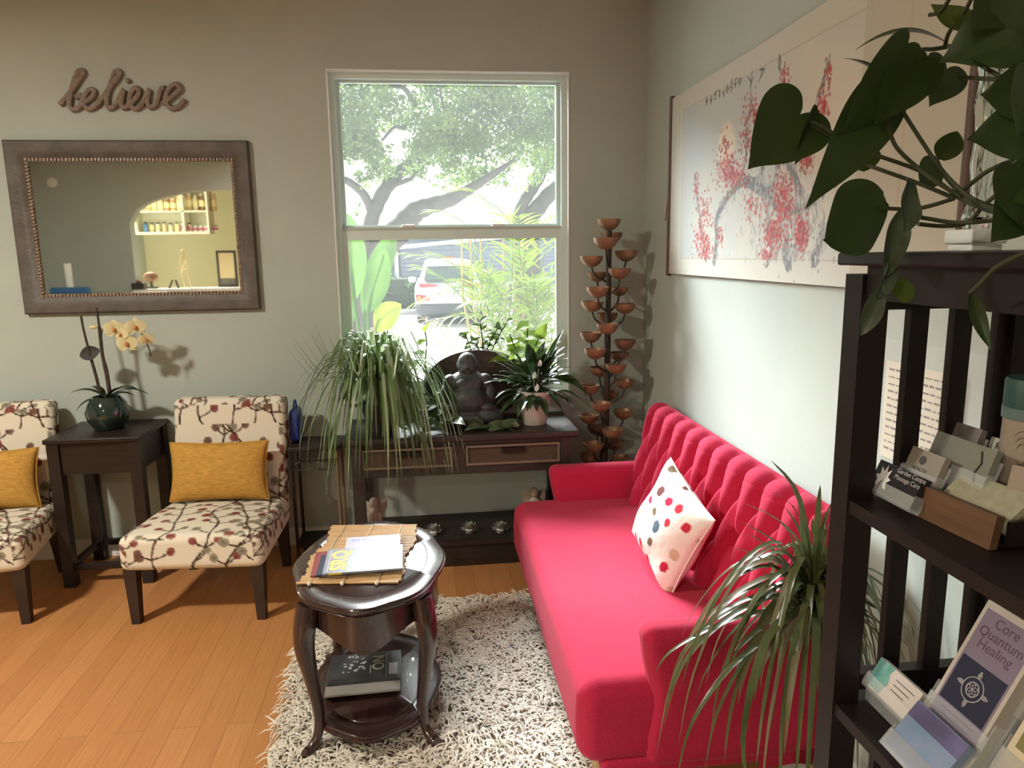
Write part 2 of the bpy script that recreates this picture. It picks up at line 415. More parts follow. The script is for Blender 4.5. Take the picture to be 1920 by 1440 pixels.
def glass_mat():
    m = bpy.data.materials.new('veiled_window_glass'); m.use_nodes = True; nt = m.node_tree; N = nt.nodes; L = nt.links
    N.remove(N['Principled BSDF']); o = N['Material Output']
    tr = N.new('ShaderNodeBsdfTransparent'); tr.inputs[0].default_value = (0.97, 0.985, 0.975, 1)
    gl = N.new('ShaderNodeBsdfGlossy'); gl.inputs['Roughness'].default_value = 0.02
    fr = N.new('ShaderNodeFresnel'); fr.inputs[0].default_value = 1.25
    ms = N.new('ShaderNodeMixShader'); L.new(fr.outputs[0], ms.inputs[0]); L.new(tr.outputs[0], ms.inputs[1]); L.new(gl.outputs[0], ms.inputs[2])
    df = N.new('ShaderNodeBsdfTranslucent'); df.inputs[0].default_value = (0.9, 0.95, 0.92, 1)  # translucent veil mixed in to wash out the outside view with bright haze
    no = N.new('ShaderNodeTexNoise'); no.inputs['Scale'].default_value = 2.5
    mr = N.new('ShaderNodeMapRange'); mr.inputs[3].default_value = 0.011; mr.inputs[4].default_value = 0.024; L.new(no.outputs['Fac'], mr.inputs[0])
    m2 = N.new('ShaderNodeMixShader'); L.new(mr.outputs[0], m2.inputs[0]); L.new(ms.outputs[0], m2.inputs[1]); L.new(df.outputs[0], m2.inputs[2])
    L.new(m2.outputs[0], o.inputs[0]); return m
GL = glass_mat()
mb = MB(); mb.b2((WX0+w_+0.02, D+0.109, zr+0.02), (WX1-w_-0.02, D+0.111, WZ1-w_-0.01)); mb.build('upper_pane', GL, win, smooth=False)
mb = MB(); mb.b2((WX0+w_+0.028, D+0.074, WZ0+w_+0.03), (WX1-w_-0.028, D+0.076, zr-0.055)); mb.build('lower_pane', GL, win, smooth=False)

# lamps of the ceiling (the warm glow lights hang just below their diffusers)
LAMPM = mat('lamp_diffuser', (0.9, 0.85, 0.7), 0.4, emit=(1, 0.84, 0.6), estr=4)
for (x, y, r, lab) in ((-2.6, 1.6, 0.17, 'round warm ceiling lamp above the seating area'), (-1.6, -1.75, 0.26, 'wide round warm ceiling lamp behind the viewer'),
                       (-4.4, -3.9, 0.26, 'round warm ceiling lamp of the pantry')):
    t = thing('ceiling_lamp', lab, 'lamp', (x, y, ZC))
    mb = MB(); mb.lathe([(r, 0), (r+0.01, -0.03), (r-0.01, -0.04)], n=28); mb.build('rim', WHITE, t)
    mb = MB(); mb.lathe([(r-0.012, -0.038), (r*0.8, -0.065), (r*0.4, -0.082), (0.0, -0.088)], n=28); mb.build('diffuser', LAMPM, t)
# ================================================================ slipper chairs
def twig_raster(w, h, seed, dens=1.0):
    R = Raster(w, h, 0.0035, (0.71, 0.66, 0.55)); r = random.Random(seed)
    br = (0.055, 0.022, 0.014); dots = [(0.20, 0.035, 0.035), (0.27, 0.25, 0.18), (0.30, 0.27, 0.19), (0.23, 0.05, 0.04), (0.14, 0.06, 0.045)]
    def dot(x, y):
        c = r.choice(dots); a = r.uniform(0.019, 0.025); R.disc(x, y, a, a*r.uniform(0.8, 1), c, 0.93, r.random()*3, 0.12)
        if c[1] > 0.2:
            for k in range(9):
                q = k*0.7; R.line([(x, y), (x+math.cos(q)*a*0.9, y+math.sin(q)*a*0.9)], 0.003, (0.12, 0.10, 0.07), 0.6)
    nx = max(2, int(w/0.17*dens))
    for i in range(nx):
        x = (i+0.5)*w/nx+r.uniform(-0.02, 0.02); y = -0.03; pts = [(x, y)]; a = math.pi/2+r.uniform(-0.3, 0.3)
        while y < h+0.05:
            a = math.pi/2+(a-math.pi/2)*0.5+r.uniform(-0.55, 0.55); L_ = r.uniform(0.07, 0.11)
            x += math.cos(a)*L_; y += math.sin(a)*L_; pts.append((x, y))
        R.line([tuple(p)[:2] for p in catmull([(p[0], p[1], 0) for p in pts], 5)], 0.0095, br)
        for k in range(1, len(pts)-1):
            for s in ((-1, 1) if r.random() < 0.75 else (r.choice((-1, 1)),)):
                L_ = r.uniform(0.06, 0.10); a = math.pi/2-s*r.uniform(0.7, 1.25); p = pts[k]
                q = (p[0]+math.cos(a)*L_, p[1]+math.sin(a)*L_*0.9)
                R.line([p, ((p[0]+q[0])/2, (p[1]+q[1])/2-0.006), q], 0.0078, br); dot(*q)
    return R
FAB = mat('twig_print_fabric', (0.7, 0.65, 0.55), 0.9, paint=True, bump=0.15, bscale=500, spec=0.15)
CHLEG = mat('chair_leg_wood', (0.030, 0.018, 0.013), 0.45, var=0.2, vscale=12)
def paint_box(mb, R, zt, yf, hw, ox, oy, back=False):
    col = np.ones((len(mb.v), 4), np.float32)
    for i, (x, y, z) in enumerate(mb.v):
        if not back:
            e = zt-z; u = x+(math.copysign(e, x) if abs(x) > hw-0.03 else 0); v = y-(e if y < yf+0.03 else 0)
        else:
            u = x+(math.copysign(y-yf, x) if abs(x) > hw-0.03 else 0); v = z+(max(0, y-yf) if z > zt-0.03 else 0)
        col[i] = R.at((u+ox) % R.w, (v+oy) % R.h)
    return col
RS = twig_raster(1.1, 1.1, 3, 1.35); RB = twig_raster(0.9, 0.9, 11, 1.35)
def make_chair(label):
    t = thing('slipper_chair', label, 'chair', (0, 0, 0), group='slipper chairs with twig print')
    mb = MB()
    def sf(p):
        k = (p.y+0.31)/0.62; p.x *= 1.05-0.10*k
        if p.z > 0: p.z += 0.022*math.cos(p.x*4.2)*math.cos(p.y*4.0)-0.02*k
        else: p.z += 0.0
        return p
    mb.rbox((0, 0, 0.345), (0.62, 0.62, 0.165), 0.04, n=4, seg=(90, 90, 20), fn=sf)
    paintable(mb, 'seat', t, paint_box(mb, RS, 0.44, -0.31, 0.31, 0.5, 0.5))
    mb = MB(); lean = 0.16
    def bf(p):
        p.x *= 1.0+0.02*(p.z > 0); p.y += lean*(p.z+0.3)
        if p.y < 0: p.y -= 0.01*math.cos(p.x*5)
        return p
    mb.rbox((0, 0.30, 0.62), (0.57, 0.105, 0.62), 0.035, n=4, seg=(90, 12, 100), fn=bf)
    paintable(mb, 'backrest', t, paint_box(mb, RB, 0.93, 0.27, 0.285, 0.45, 0.1, True))
    for sx in (-1, 1):
        for fr in (0, 1):
            mb = MB(); x = sx*(0.285-0.035*fr); y = -0.265 if not fr else 0.27
            Mx = Matrix.Translation((x, y, 0))
            top = 0.27; b_ = 0.019; t2 = 0.029; dy = 0.05 if fr else 0
            vs = [(-b_, -b_+dy, 0), (b_, -b_+dy, 0), (b_, b_+dy, 0), (-b_, b_+dy, 0), (-t2, -t2, top), (t2, -t2, top), (t2, t2, top), (-t2, t2, top)]
            mb.add(vs, [(0, 3, 2, 1), (4, 5, 6, 7), (0, 1, 5, 4), (1, 2, 6, 5), (2, 3, 7, 6), (3, 0, 4, 7)], Mx)
            mb.build('leg', CHLEG, t, smooth=False)
    return t
def paintable(mb, name, parent, col, mat_=None):
    me_o = mb.build(name, mat_ or FAB, parent, smooth='all', col=col)
    bm = bmesh.new(); bm.from_mesh(me_o.data); bmesh.ops.remove_doubles(bm, verts=bm.verts, dist=1e-5)
    bmesh.ops.recalc_face_normals(bm, faces=bm.faces); bm.to_mesh(me_o.data); bm.free()
    return me_o
ch = make_chair('cream armless chair with red and grey twig print, between end table and wire stand')
ch.location = (-1.08, 3.54, 0); ch.rotation_euler = (0, 0, math.radians(-4))
ch2 = dup(ch, (-2.215, 3.60, 0), math.radians(7), 'cream twig-print armless chair cut off at the edge, beyond the end table')
CUSH = mat('mustard_woven_fabric', (0.52, 0.285, 0.065), 0.9, var=0.22, vscale=22, stretch=(1.2, 6, 9), bump=0.35, bscale=90, spec=0.1)
def pillow(name, w, h, d, mat_, label, cat, loc, rot, group=None, paint=None, wr=0.0, nn=44, rnd=4.0):
    t = thing(name, label, cat, loc, rot=rot, group=group); mb = MB(); col = []
    r = random.Random(name+label); ph = [(r.uniform(-1, 1)*18, r.uniform(-1, 1)*18, r.uniform(0, 6)) for _ in range(6)]
    for s in (-1, 1):
        def fn(a, b):
            u = 2*a-1; v = 2*b-1
            th = d/2*(max(0, 1-abs(u)**2.6)**0.5)*(max(0, 1-abs(v)**2.6)**0.5)
            k = 1-0.07*(1-u*u)*abs(v)**2-0.0; k2 = 1-0.07*(1-v*v)*abs(u)**2
            x = u*w/2*k2*(1-0.02*rnd*0); z = v*h/2*k
            y = s*th
            if wr: y += wr*sum(math.sin(x*p[0]*2+z*p[1]*2+p[2]) for p in ph)/3*(1 if th > 0.002 else 0)
            return (x, y, z)
        b0 = len(mb.v); mb.grid(fn, nn, nn)
        if s > 0: mb.f[-nn*nn:] = [f[::-1] for f in mb.f[-nn*nn:]]
    if paint:
        col = np.array([paint.at((p[0]+w/2)*0.98+0.005, (p[2]+h/2)*0.98+0.005) for p in mb.v])
        paintable(mb, 'cover', t, col, mat_)
    else: mb.build('cover', mat_, t, weld=1e-5, smooth='all')
    mb = MB(); P = [(-w/2, 0, -h/2), (w/2, 0, -h/2), (w/2, 0, h/2), (-w/2, 0, h/2)]
    ed = []
    for i in range(4):
        a = V(P[i]); b = V(P[(i+1) % 4]); mid = (a+b)/2; inn = -mid.normalized()*0.07*(h/2 if i % 2 == 0 else w/2)
        for k in range(10):
            q = k/10; ed.append(a.lerp(b, q)+inn*(1-(2*q-1)**2))
    ed.append(ed[0]); mb.tube(ed, 0.004, n=6, cap=False); mb.build('piping', mat_ if not paint else CREAM, t)
    return t
CREAM = mat('cream_cotton', (0.72, 0.69, 0.62), 0.9)
pillow('lumbar_pillow', 0.50, 0.30, 0.13, CUSH, 'mustard yellow lumbar pillow on the twig-print chair beside the wire stand', 'pillow', (-1.085, 3.725, 0.585), (math.radians(-12), 0, math.radians(-4)), 'mustard lumbar pillows', wr=0.002)
pillow('lumbar_pillow', 0.50, 0.30, 0.13, CUSH, 'mustard yellow lumbar pillow on the chair cut off at the edge', 'pillow', (-2.235, 3.775, 0.575), (math.radians(-12), 0, math.radians(7)), 'mustard lumbar pillows', wr=0.002)

# ================================================================ end table with the orchid
t = thing('end_table', 'dark square wooden end table with an orchid on top, between the two chairs', 'table', (-1.68, 3.92, 0))
tw, td, th = 0.46, 0.42, 0.785
mb = MB(); mb.rbox((0, 0, th-0.012), (tw, td, 0.024), 0.006, n=2, seg=2); mb.build('table_top', DARK, t, weld=1e-5)
mb = MB()
for s in (-1, 1):
    mb.box((0, s*(td/2-0.035), th-0.105), (tw-0.09, 0.022, 0.165)); mb.box((s*(tw/2-0.035), 0, th-0.105), (0.022, td-0.09, 0.165))
mb.build('apron', DARK, t, smooth=False)
mb = MB()
for s in (-1, 1):
    mb.box((0, s*(td/2-0.04), 0.10), (tw-0.09, 0.028, 0.03)); mb.box((s*(tw/2-0.04), 0, 0.10), (0.028, td-0.09, 0.03))
mb.build('stretcher', DARK, t, smooth=False)
for sx in (-1, 1):
    for sy in (-1, 1):
        mb = MB(); mb.box((sx*(tw/2-0.038), sy*(td/2-0.038), (th-0.024)/2), (0.055, 0.055, th-0.024)); mb.build('leg', DARK, t, smooth=False)
# orchid
t = thing('potted_orchid', 'pale yellow orchid in a round dark glass vase on the end table', 'plant', (-1.68, 3.93, 0.785))
VASE = mat('dark_green_glass', (0.015, 0.03, 0.024), 0.08, coat=0.6, spec=0.6)
mb = MB(); mb.lathe([(0.045, 0), (0.07, 0.004), (0.098, 0.05), (0.105, 0.09), (0.092, 0.135), (0.07, 0.165), (0.066, 0.172), (0.06, 0.165), (0.08, 0.135), (0.092, 0.09), (0.08, 0.05), (0.0, 0.03)], n=28)
mb.build('vase', VASE, t)
ORL = leafmat('orchid_leaf', (0.018, 0.034, 0.020), (0.035, 0.06, 0.032), 0.35, 0.1)
mb = MB()
for (dx, dy, dz, w_) in ((0.17, -0.02, 0.05, 0.065), (-0.16, -0.03, 0.045, 0.05), (-0.13, -0.06, -0.05, 0.045), (0.13, 0.05, 0.0, 0.05), (0.23, -0.03, 0.02, 0.03), (-0.10, 0.06, 0.06, 0.04)):
    b = V((0, 0, 0.155)); e = b+V((dx, dy, dz)); leaf(mb, b, e, w_, (0, 0, 1), 'oval', fold=0.3, bend=0.18)
mb.build('leaves', ORL, t)
STEM = mat('orchid_stem', (0.075, 0.05, 0.035), 0.6, color2=(0.03, 0.018, 0.014), vscale=30, stretch=(0.3, 0.3, 2))
def lp(px, py, y=3.93): return PX(px, py, y=y)-V((-1.68, 3.93, 0.785))
mb = MB(); mb.tube(catmull([lp(206, 740), lp(200, 700), lp(192, 665), lp(187, 620), lp(181, 576)], 5), [0.011]*8+[0.009]*8+[0.006]*5, n=8); mb.build('flower_stake', STEM, t)
mb = MB(); mb.tube(catmull([lp(188, 738), lp(180, 705), lp(166, 655), lp(156, 615), lp(152, 592)], 5), [0.008]*10+[0.006]*11, n=8); mb.build('flower_stake', STEM, t)
mb = MB(); mb.tube(catmull([lp(190, 640), lp(195, 612), lp(225, 606), lp(262, 622), lp(278, 650), lp(283, 668)], 5), 0.003, n=6); mb.build('flower_spike', STEM, t)
mb = MB(); leaf(mb, lp(187, 657), lp(149, 668), 0.075, (0, -1, 0.3), 'oval', fold=0.2); mb.build('bract', mat('dark_bract', (0.03, 0.018, 0.017), 0.6), t)
PET = mat('orchid_petal', (0.80, 0.72, 0.38), 0.6, color2=(0.85, 0.80, 0.52), vscale=12, transl=0.3)
LIP = mat('orchid_lip', (0.55, 0.20, 0.07), 0.5)
for (px, py, s, fx) in ((215, 618, 1, 0.1), (254, 614, 0.98, 0.25), (239, 645, 1.0, 0.05), (228, 628, 0.8, -0.3), (274, 637, 0.72, 0.6)):
    c = lp(px, py, 3.90)
    n_ = V((fx, -1, -0.1)).normalized(); u = n_.cross(V((1, 0, 0))).normalized(); r_ = u.cross(n_)
    mb = MB()
    for a in (90, 210, 330): leaf(mb, c, c+(r_*math.cos(math.radians(a))+u*math.sin(math.radians(a)))*0.052*s, 0.040*s, n_, 'oval', fold=0.1, bend=0.1, n=6)
    for a in (20, 160): leaf(mb, c+n_*0.002, c+n_*0.003+(r_*math.cos(math.radians(a))+u*math.sin(math.radians(a)))*0.058*s, 0.062*s, n_, 'oval', fold=0.05, bend=0.1, n=6)
    o = mb.build('flower', PET, t)
    mb = MB(); mb.ball(c+n_*0.012, 0.010*s, 8, (1, 1, 1.3)); mb.build('lip', LIP, o)
mb = MB(); mb.ball(lp(175, 613, 3.91), 0.013, 8, (1.6, 0.7, 0.8)); mb.build('bud', PET, t)

# ================================================================ wall: letters and mirror
SIGN = mat('driftwood_letters', (0.27, 0.22, 0.185), 0.85, var=0.2, vscale=40, bump=0.5, bscale=80)
t = thing('wall_sign', 'brown cursive wooden word sign reading believe, above the mirror', 'sign', (-1.52, D, 2.5))
strokes = [[(312, 268), (350, 225), (395, 165), (430, 112), (432, 92), (408, 96), (385, 150), (370, 215), (362, 265), (380, 292), (412, 282), (430, 245), (418, 220), (395, 232)],
           [(425, 262), (470, 238), (492, 205), (474, 188), (448, 212), (438, 258), (462, 290), (505, 272)],
           [(505, 272), (565, 190), (615, 125), (624, 96), (600, 98), (575, 165), (556, 240), (566, 284), (598, 276)],
           [(598, 276), (645, 190), (632, 250), (642, 284), (675, 268)],
           [(675, 268), (718, 220), (722, 188), (700, 184), (678, 220), (680, 268), (708, 288), (745, 262)],
           [(745, 262), (778, 188), (768, 240), (780, 280), (812, 262), (838, 188), (858, 182)],
           [(845, 262), (900, 222), (938, 185), (912, 160), (878, 190), (862, 240), (885, 284), (930, 276), (960, 240)]]
mb = MB()
for s in strokes:
    P = [PX(x/2.77, 100+y/2.77, y=D-0.012)-V((-1.52, D, 2.5)) for x, y in s]
    mb.tube(catmull(P, 5), 0.0185, n=8, flat=0.75)
mb.tube([PX(662/2.77, 100+150/2.77, y=D-0.012)-V((-1.52, D, 2.5))+V((0.01*math.cos(a), 0, 0.01*math.sin(a))) for a in (0, 1, 2)], 0.013, n=8)
mb.build('lettering', SIGN, t)
t = thing('wall_mirror', 'wide mirror in a dark brown moulded frame with a beaded inner edge, on the wall', 'mirror', (-1.51, D, 1.82))
MF = mat('mirror_frame_wood', (0.070, 0.056, 0.045), 0.5, color2=(0.115, 0.096, 0.080), vscale=14, stretch=(1, 1, 1), bump=0.15, bscale=60)
fw, fh = 1.206, 0.885; bw = 0.088
prof = [(0, 0.0), (0.0, 0.030), (0.008, 0.038), (0.05, 0.034), (0.075, 0.022), (0.088, 0.014), (0.088, 0.0)]
mb = MB(); cs = [(-1, -1), (1, -1), (1, 1), (-1, 1)]
vs = []
for (cx_, cz_) in cs:
    for (a, b) in prof: vs.append((cx_*(fw/2-a), -b, cz_*(fh/2-a)))
k = len(prof); fs = []
for i in range(4):
    for j in range(k-1): fs.append((i*k+j, i*k+j+1, ((i+1) % 4)*k+j+1, ((i+1) % 4)*k+j))
mb.add(vs, fs); mb.build('frame', MF, t, angle=50)
BEAD = mat('mirror_beading', (0.28, 0.20, 0.14), 0.35, var=0.5, vscale=60)
mb = MB(); iw, ih = fw/2-0.094, fh/2-0.094
for s in (-1, 1):
    for k in range(58): mb.box((-iw+2*iw*k/57, -0.012, s*ih), (0.011, 0.012, 0.014))
    for k in range(1, 40): mb.box((s*iw, -0.012, -ih+2*ih*k/40), (0.014, 0.012, 0.010))
    mb.box((0, -0.005, s*ih), (2*iw+0.02, 0.008, 0.018)); mb.box((s*iw, -0.005, 0), (0.018, 0.008, 2*ih))
mb.build('beading', BEAD, t, smooth=False)
MG = mat('mirror_silver', (0.93, 0.95, 0.93), 0.02, metal=1.0)
mb = MB(); mb.box((0, -0.004, 0), (2*iw, 0.004, 2*ih)); mb.build('glass', MG, t, smooth=False)

# ================================================================ console table
t = thing('console_table', 'long dark wooden console table with two woven drawers, under the window', 'table', (0.16, 3.895, 0))
cw, cdp, chh = 1.15, 0.47, 0.735
mb = MB(); mb.rbox((0, 0, chh-0.018), (cw+0.08, cdp+0.02, 0.036), 0.008, n=2, seg=2); mb.build('table_top', DARKB, t, weld=1e-5)
mb = MB(); y_ = -cdp/2
mb.b2((-cw/2+0.05, y_+0.02, 0.675), (cw/2-0.05, y_+0.05, 0.70)); mb.b2((-cw/2+0.05, y_+0.015, 0.52), (cw/2-0.05, y_+0.05, 0.565)); mb.b2((-0.05, y_+0.015, 0.565), (0.01, y_+0.05, 0.675))
mb.b2((-cw/2+0.05, cdp/2-0.05, 0.52), (cw/2-0.05, cdp/2-0.02, 0.70)); mb.b2((-cw/2+0.01, y_+0.05, 0.52), (-cw/2+0.04, cdp/2-0.05, 0.70)); mb.b2((cw/2-0.04, y_+0.05, 0.52), (cw/2-0.01, cdp/2-0.05, 0.70))
mb.b2((-cw/2+0.04, y_+0.04, 0.52), (cw/2-0.04, cdp/2-0.04, 0.535)); mb.build('drawer_case', DARKB, t, smooth=False)
for sx in (-1, 1):
    for sy in (-1, 1):
        mb = MB(); mb.box((sx*(cw/2-0.03), sy*(cdp/2-0.035), 0.35), (0.06, 0.06, 0.70)); mb.build('leg', DARKB, t, smooth=False)
mb = MB(); mb.b2((-cw/2+0.03, y_+0.02, 0.12), (cw/2-0.03, cdp/2-0.02, 0.145))
mb.build('lower_shelf', DARKB, t, smooth=False)
WICK = mat('seagrass_weave', (0.125, 0.085, 0.055), 0.8, color2=(0.07, 0.045, 0.03), vscale=30, stretch=(3, 3, 14), bump=0.6, bscale=70)
WICKR = mat('drawer_rim', (0.19, 0.14, 0.10), 0.6)
for (xa, xb) in ((-0.525, -0.05), (0.01, 0.515)):
    mb = MB(); mb.b2((xa+0.004, y_+0.018, 0.567), (xb-0.004, y_+0.30, 0.672)); o = mb.build('drawer', WICK, t, smooth=False)
    mb = MB(); yy = y_+0.006
    mb.b2((xa+0.004, yy, 0.567), (xb-0.004, yy+0.012, 0.577)); mb.b2((xa+0.004, yy, 0.662), (xb-0.004, yy+0.012, 0.672))
    mb.b2((xa+0.004, yy, 0.577), (xa+0.014, yy+0.012, 0.662)); mb.b2((xb-0.014, yy, 0.577), (xb-0.004, yy+0.012, 0.662)); mb.build('rim', WICKR, o, smooth=False)
    mb = MB(); xm = (xa+xb)/2; mb.b2((xm-0.06, yy-0.004, 0.630), (xm+0.06, yy+0.012, 0.655)); mb.build('handle', BLACK, o, smooth=False)
mb = MB(); mb.b2((-cw/2+0.06, y_+0.03, 0.0), (cw/2-0.06, y_+0.055, 0.12)); mb.b2((-cw/2+0.06, cdp/2-0.05, 0.0), (cw/2-0.06, cdp/2-0.03, 0.12))
mb.build('plinth', DARKB, bpy.data.objects['console_table'], smooth=False)
# ================================================================ red tufted sofa
RED = mat('crimson_linen', (0.43, 0.017, 0.058), 0.85, var=0.12, vscale=180, bump=0.3, bscale=600, sheen=0.08, spec=0.15)
OAK = mat('pale_oak', (0.42, 0.27, 0.14), 0.5)
SY0, SY1 = 1.86, 3.56
t = thing('sofa', 'crimson two-seat sofa with a button-tufted back, along the wall', 'sofa', (0.85, (SY0+SY1)/2, 0))
O = V((0.85, (SY0+SY1)/2, 0)); L2 = (SY1-SY0)/2
mb = MB()
def cf(p):
    if p.z > 0: p.z += 0.018*math.cos(p.x*3.2)*math.cos(p.y*1.5) + 0.004*math.sin(p.y*9+p.x*4)
    if p.x < -0.2: p.x -= 0.012*math.cos(p.z*9)
    return p
mb.rbox((-0.11, 0, 0.275), (0.66, 2*L2-0.04, 0.27), 0.06, n=6, seg=(10, 26, 4), fn=cf)
mb.build('seat', RED, t, weld=1e-5)
mb = MB(); mb.rbox((0.02, 0, 0.14), (0.80, 2*L2-0.03, 0.06), 0.02, n=2, seg=3); mb.build('base_rail', RED, t, weld=1e-5)
# tufted backrest: cushion height over the (length, height) plane
NB = 11; du = (2*L2-0.06)/NB; rows = [0.80, 0.625, 0.45]
btn = []; segs = []
for r, z in enumerate(rows):
    for i in range(-1, NB+2):
        u = -L2+0.03+(i+(0.5 if r % 2 == 0 else 0.0))*du
        if -L2+0.03 < u < L2-0.03: btn.append((u, z))
        if r+1 < len(rows):
            for s in (-0.5, 0.5): segs.append((u, z, u+s*du, rows[r+1]))
        if r == 0: segs.append((u, z, u, 0.90))
        if r == len(rows)-1: segs.append((u, z, u, 0.36))
SG = np.array(segs); BT = np.array(btn)
def tuft(u, z):
    dx = SG[:, 2]-SG[:, 0]; dz = SG[:, 3]-SG[:, 1]; q = np.clip(((u-SG[:, 0])*dx+(z-SG[:, 1])*dz)/(dx*dx+dz*dz), 0, 1)
    d = np.sqrt((u-SG[:, 0]-q*dx)**2+(z-SG[:, 1]-q*dz)**2).min(); b = math.sqrt(((BT[:, 0]-u)**2+(BT[:, 1]-z)**2).min())
    return -0.010*math.exp(-d/0.006)-0.030*math.exp(-(d/0.030)**2)-0.034*math.exp(-(b/0.034)**2)
nu, nv = 330, 110; x_top, x_bot = 0.245, 0.105; mb = MB()
def bk(a, b):
    u = -L2+0.012+a*(2*L2-0.024); e = min(a, 1-a)*2*L2
    edge = -0.05*max(0, 1-e/0.05)**2
    if b < 0.78:                                  # front face, seat line to shoulder
        z = 0.36+(b/0.78)*(0.85-0.36); x = x_bot+(x_top-x_bot)*((z-0.36)/0.5)**1.1
        x = x - tuft(u, z) - edge; return (x, u, z)
    q = (b-0.78)/0.22*math.pi; r = 0.062           # rolled top edge, over to the back
    z = 0.85+r*math.sin(q)*0.85; x = x_top+r*(1-math.cos(q))
    tf = tuft(u, 0.85+r*q*0.6) if q < 1.9 else 0
    z += tf*math.sin(min(q, 1.57))*0.9+edge; x -= tf*math.cos(min(q, 1.57)) + edge*math.cos(min(q, 1.57))
    return (x, u, z)
mb.grid(bk, nu, nv)
x_b = x_top+0.124
mb.add([(x_b, -L2+0.012, 0.85), (x_b, L2-0.012, 0.85), (x_b, L2-0.012, 0.10), (x_b, -L2+0.012, 0.10)], [(0, 1, 2, 3)])
for s in (-1, 1):
    u = s*(L2-0.012); pr = [bk(0 if s < 0 else 1, j/30) for j in range(31)]
    poly = [(p[0], u, p[2]) for p in pr]+[(x_b, u, 0.10), (x_bot, u, 0.10)]
    mb.add(poly, [tuple(range(len(poly)))])
mb.build('backrest', RED, t, smooth='all')
for (u, z) in btn:
    x = x_bot+(x_top-x_bot)*((z-0.36)/0.5)**1.1+0.062
    mb = MB(); mb.ball((x, u, z), 0.0125, 10, (0.55, 1, 1)); mb.build('button', RED, t)
def arm(s):
    mb = MB(); yo = s*(L2-0.055)
    P = []                                         # cross-section in (x, z) swept over the arm thickness, soft front
    def af(p):
        k = (p.z+0.21)/0.42
        p.x -= 0.016*max(0, (k-0.75)/0.25)*(1 if p.x < -0.2 else 0)-0.0
        if p.x < -0.2 and 0.2 < k < 0.75: p.x += 0.018*math.sin((k-0.2)/0.55*math.pi)
        if p.z > 0.1: p.y += 0.012*s*(1)*(p.z-0.1)/0.1
        return p
    mb.rbox((0.03, yo, 0.36), (0.56, 0.105, 0.46), 0.042, n=5, seg=(14, 4, 12), fn=af)
    mb.build('armrest', RED, t, weld=1e-5)
arm(-1); arm(1)
for sx, sy in ((-1, -1), (-1, 1), (1, -1), (1, 1)):
    mb = MB(); mb.lathe([(0.016, 0), (0.026, 0.115)], (-0.36 if sx < 0 else 0.30, sy*(L2-0.14), 0), n=14); mb.build('leg', OAK, t)
# dotted cushion, leaning point-up against the tufted back
R = Raster(0.46, 0.46, 0.0032, (0.74, 0.71, 0.66)); r = random.Random(4)
cols = [(0.45, 0.02, 0.06), (0.14, 0.05, 0.05), (0.07, 0.10, 0.13), (0.30, 0.26, 0.18), (0.55, 0.42, 0.32), (0.16, 0.11, 0.07), (0.50, 0.03, 0.05)]
ctr = []
for k in range(900):
    x, y = r.random()*0.46, r.random()*0.46
    if all(math.hypot(x-a, y-b) > 0.062 for a, b in ctr): ctr.append((x, y))
for (x, y) in ctr:
    a = r.uniform(0.017, 0.026); R.disc(x, y, a, a*r.uniform(0.75, 0.95), r.choice(cols), 1, r.random()*3, 0.08)
DOT = mat('dotted_cotton', (0.7, 0.7, 0.65), 0.9, paint=True, bump=0.25, bscale=35, spec=0.1)
pil = pillow('throw_pillow', 0.41, 0.37, 0.15, DOT, 'cream throw pillow with red, blue and brown dots, on the red sofa', 'pillow', (0, 0, 0), (0, 0, 0), paint=R, wr=0.006, nn=80)
pL, pB, pT, pR = V((0.79, 2.93, 0.475)), V((0.86, 2.44, 0.455)), V((0.945, 2.62, 0.81)), V((1.0, 2.26, 0.765))
c0 = (pL+pB+pT+pR)/4+V((0.0, 0, -0.01)); ua = ((pB-pL)+(pR-pT)).normalized(); va = ((pT-pL)+(pR-pB)); va = (va-ua*va.dot(ua)).normalized(); zax = ua.cross(va)
Rq = Matrix.Rotation(math.radians(-13), 3, zax); ua = Rq @ ua; va = Rq @ va
Mp = Matrix((ua, -zax, va)).transposed().to_4x4(); Mp.translation = c0; pil.matrix_world = Mp

# ================================================================ flokati rug
RUG = mat('flokati_wool', (0.60, 0.555, 0.48), 0.95, color2=(0.70, 0.66, 0.59), vscale=5, spec=0.05)
t = thing('shag_rug', 'white long-pile shag rug under the oval table, in front of the sofa', 'rug', (0, 2.4, 0))
rx0, rx1, ry0, ry1 = -0.56, 0.50, 1.0, 3.27
mb = MB()
def rg(a, b):
    x = rx0+(rx1-rx0)*a; y = ry0+(ry1-ry0)*b-2.4
    wv = 0.018*math.sin(y*11)+0.012*math.sin(y*23+1); 
    if a < 0.001 or a > 0.999: x += wv
    if b > 0.999: y += 0.012*math.sin(x*17)
    z = 0.004 if (a in (0, 1) or b in (0, 1)) else 0.022+0.006*math.sin(x*31+y*9)*math.sin(y*27-x*7)
    return (x, y, z)
mb.grid(rg, 60, 120); mb.build('backing', RUG, t, smooth='all')
mb = MB(); N_ = 15000
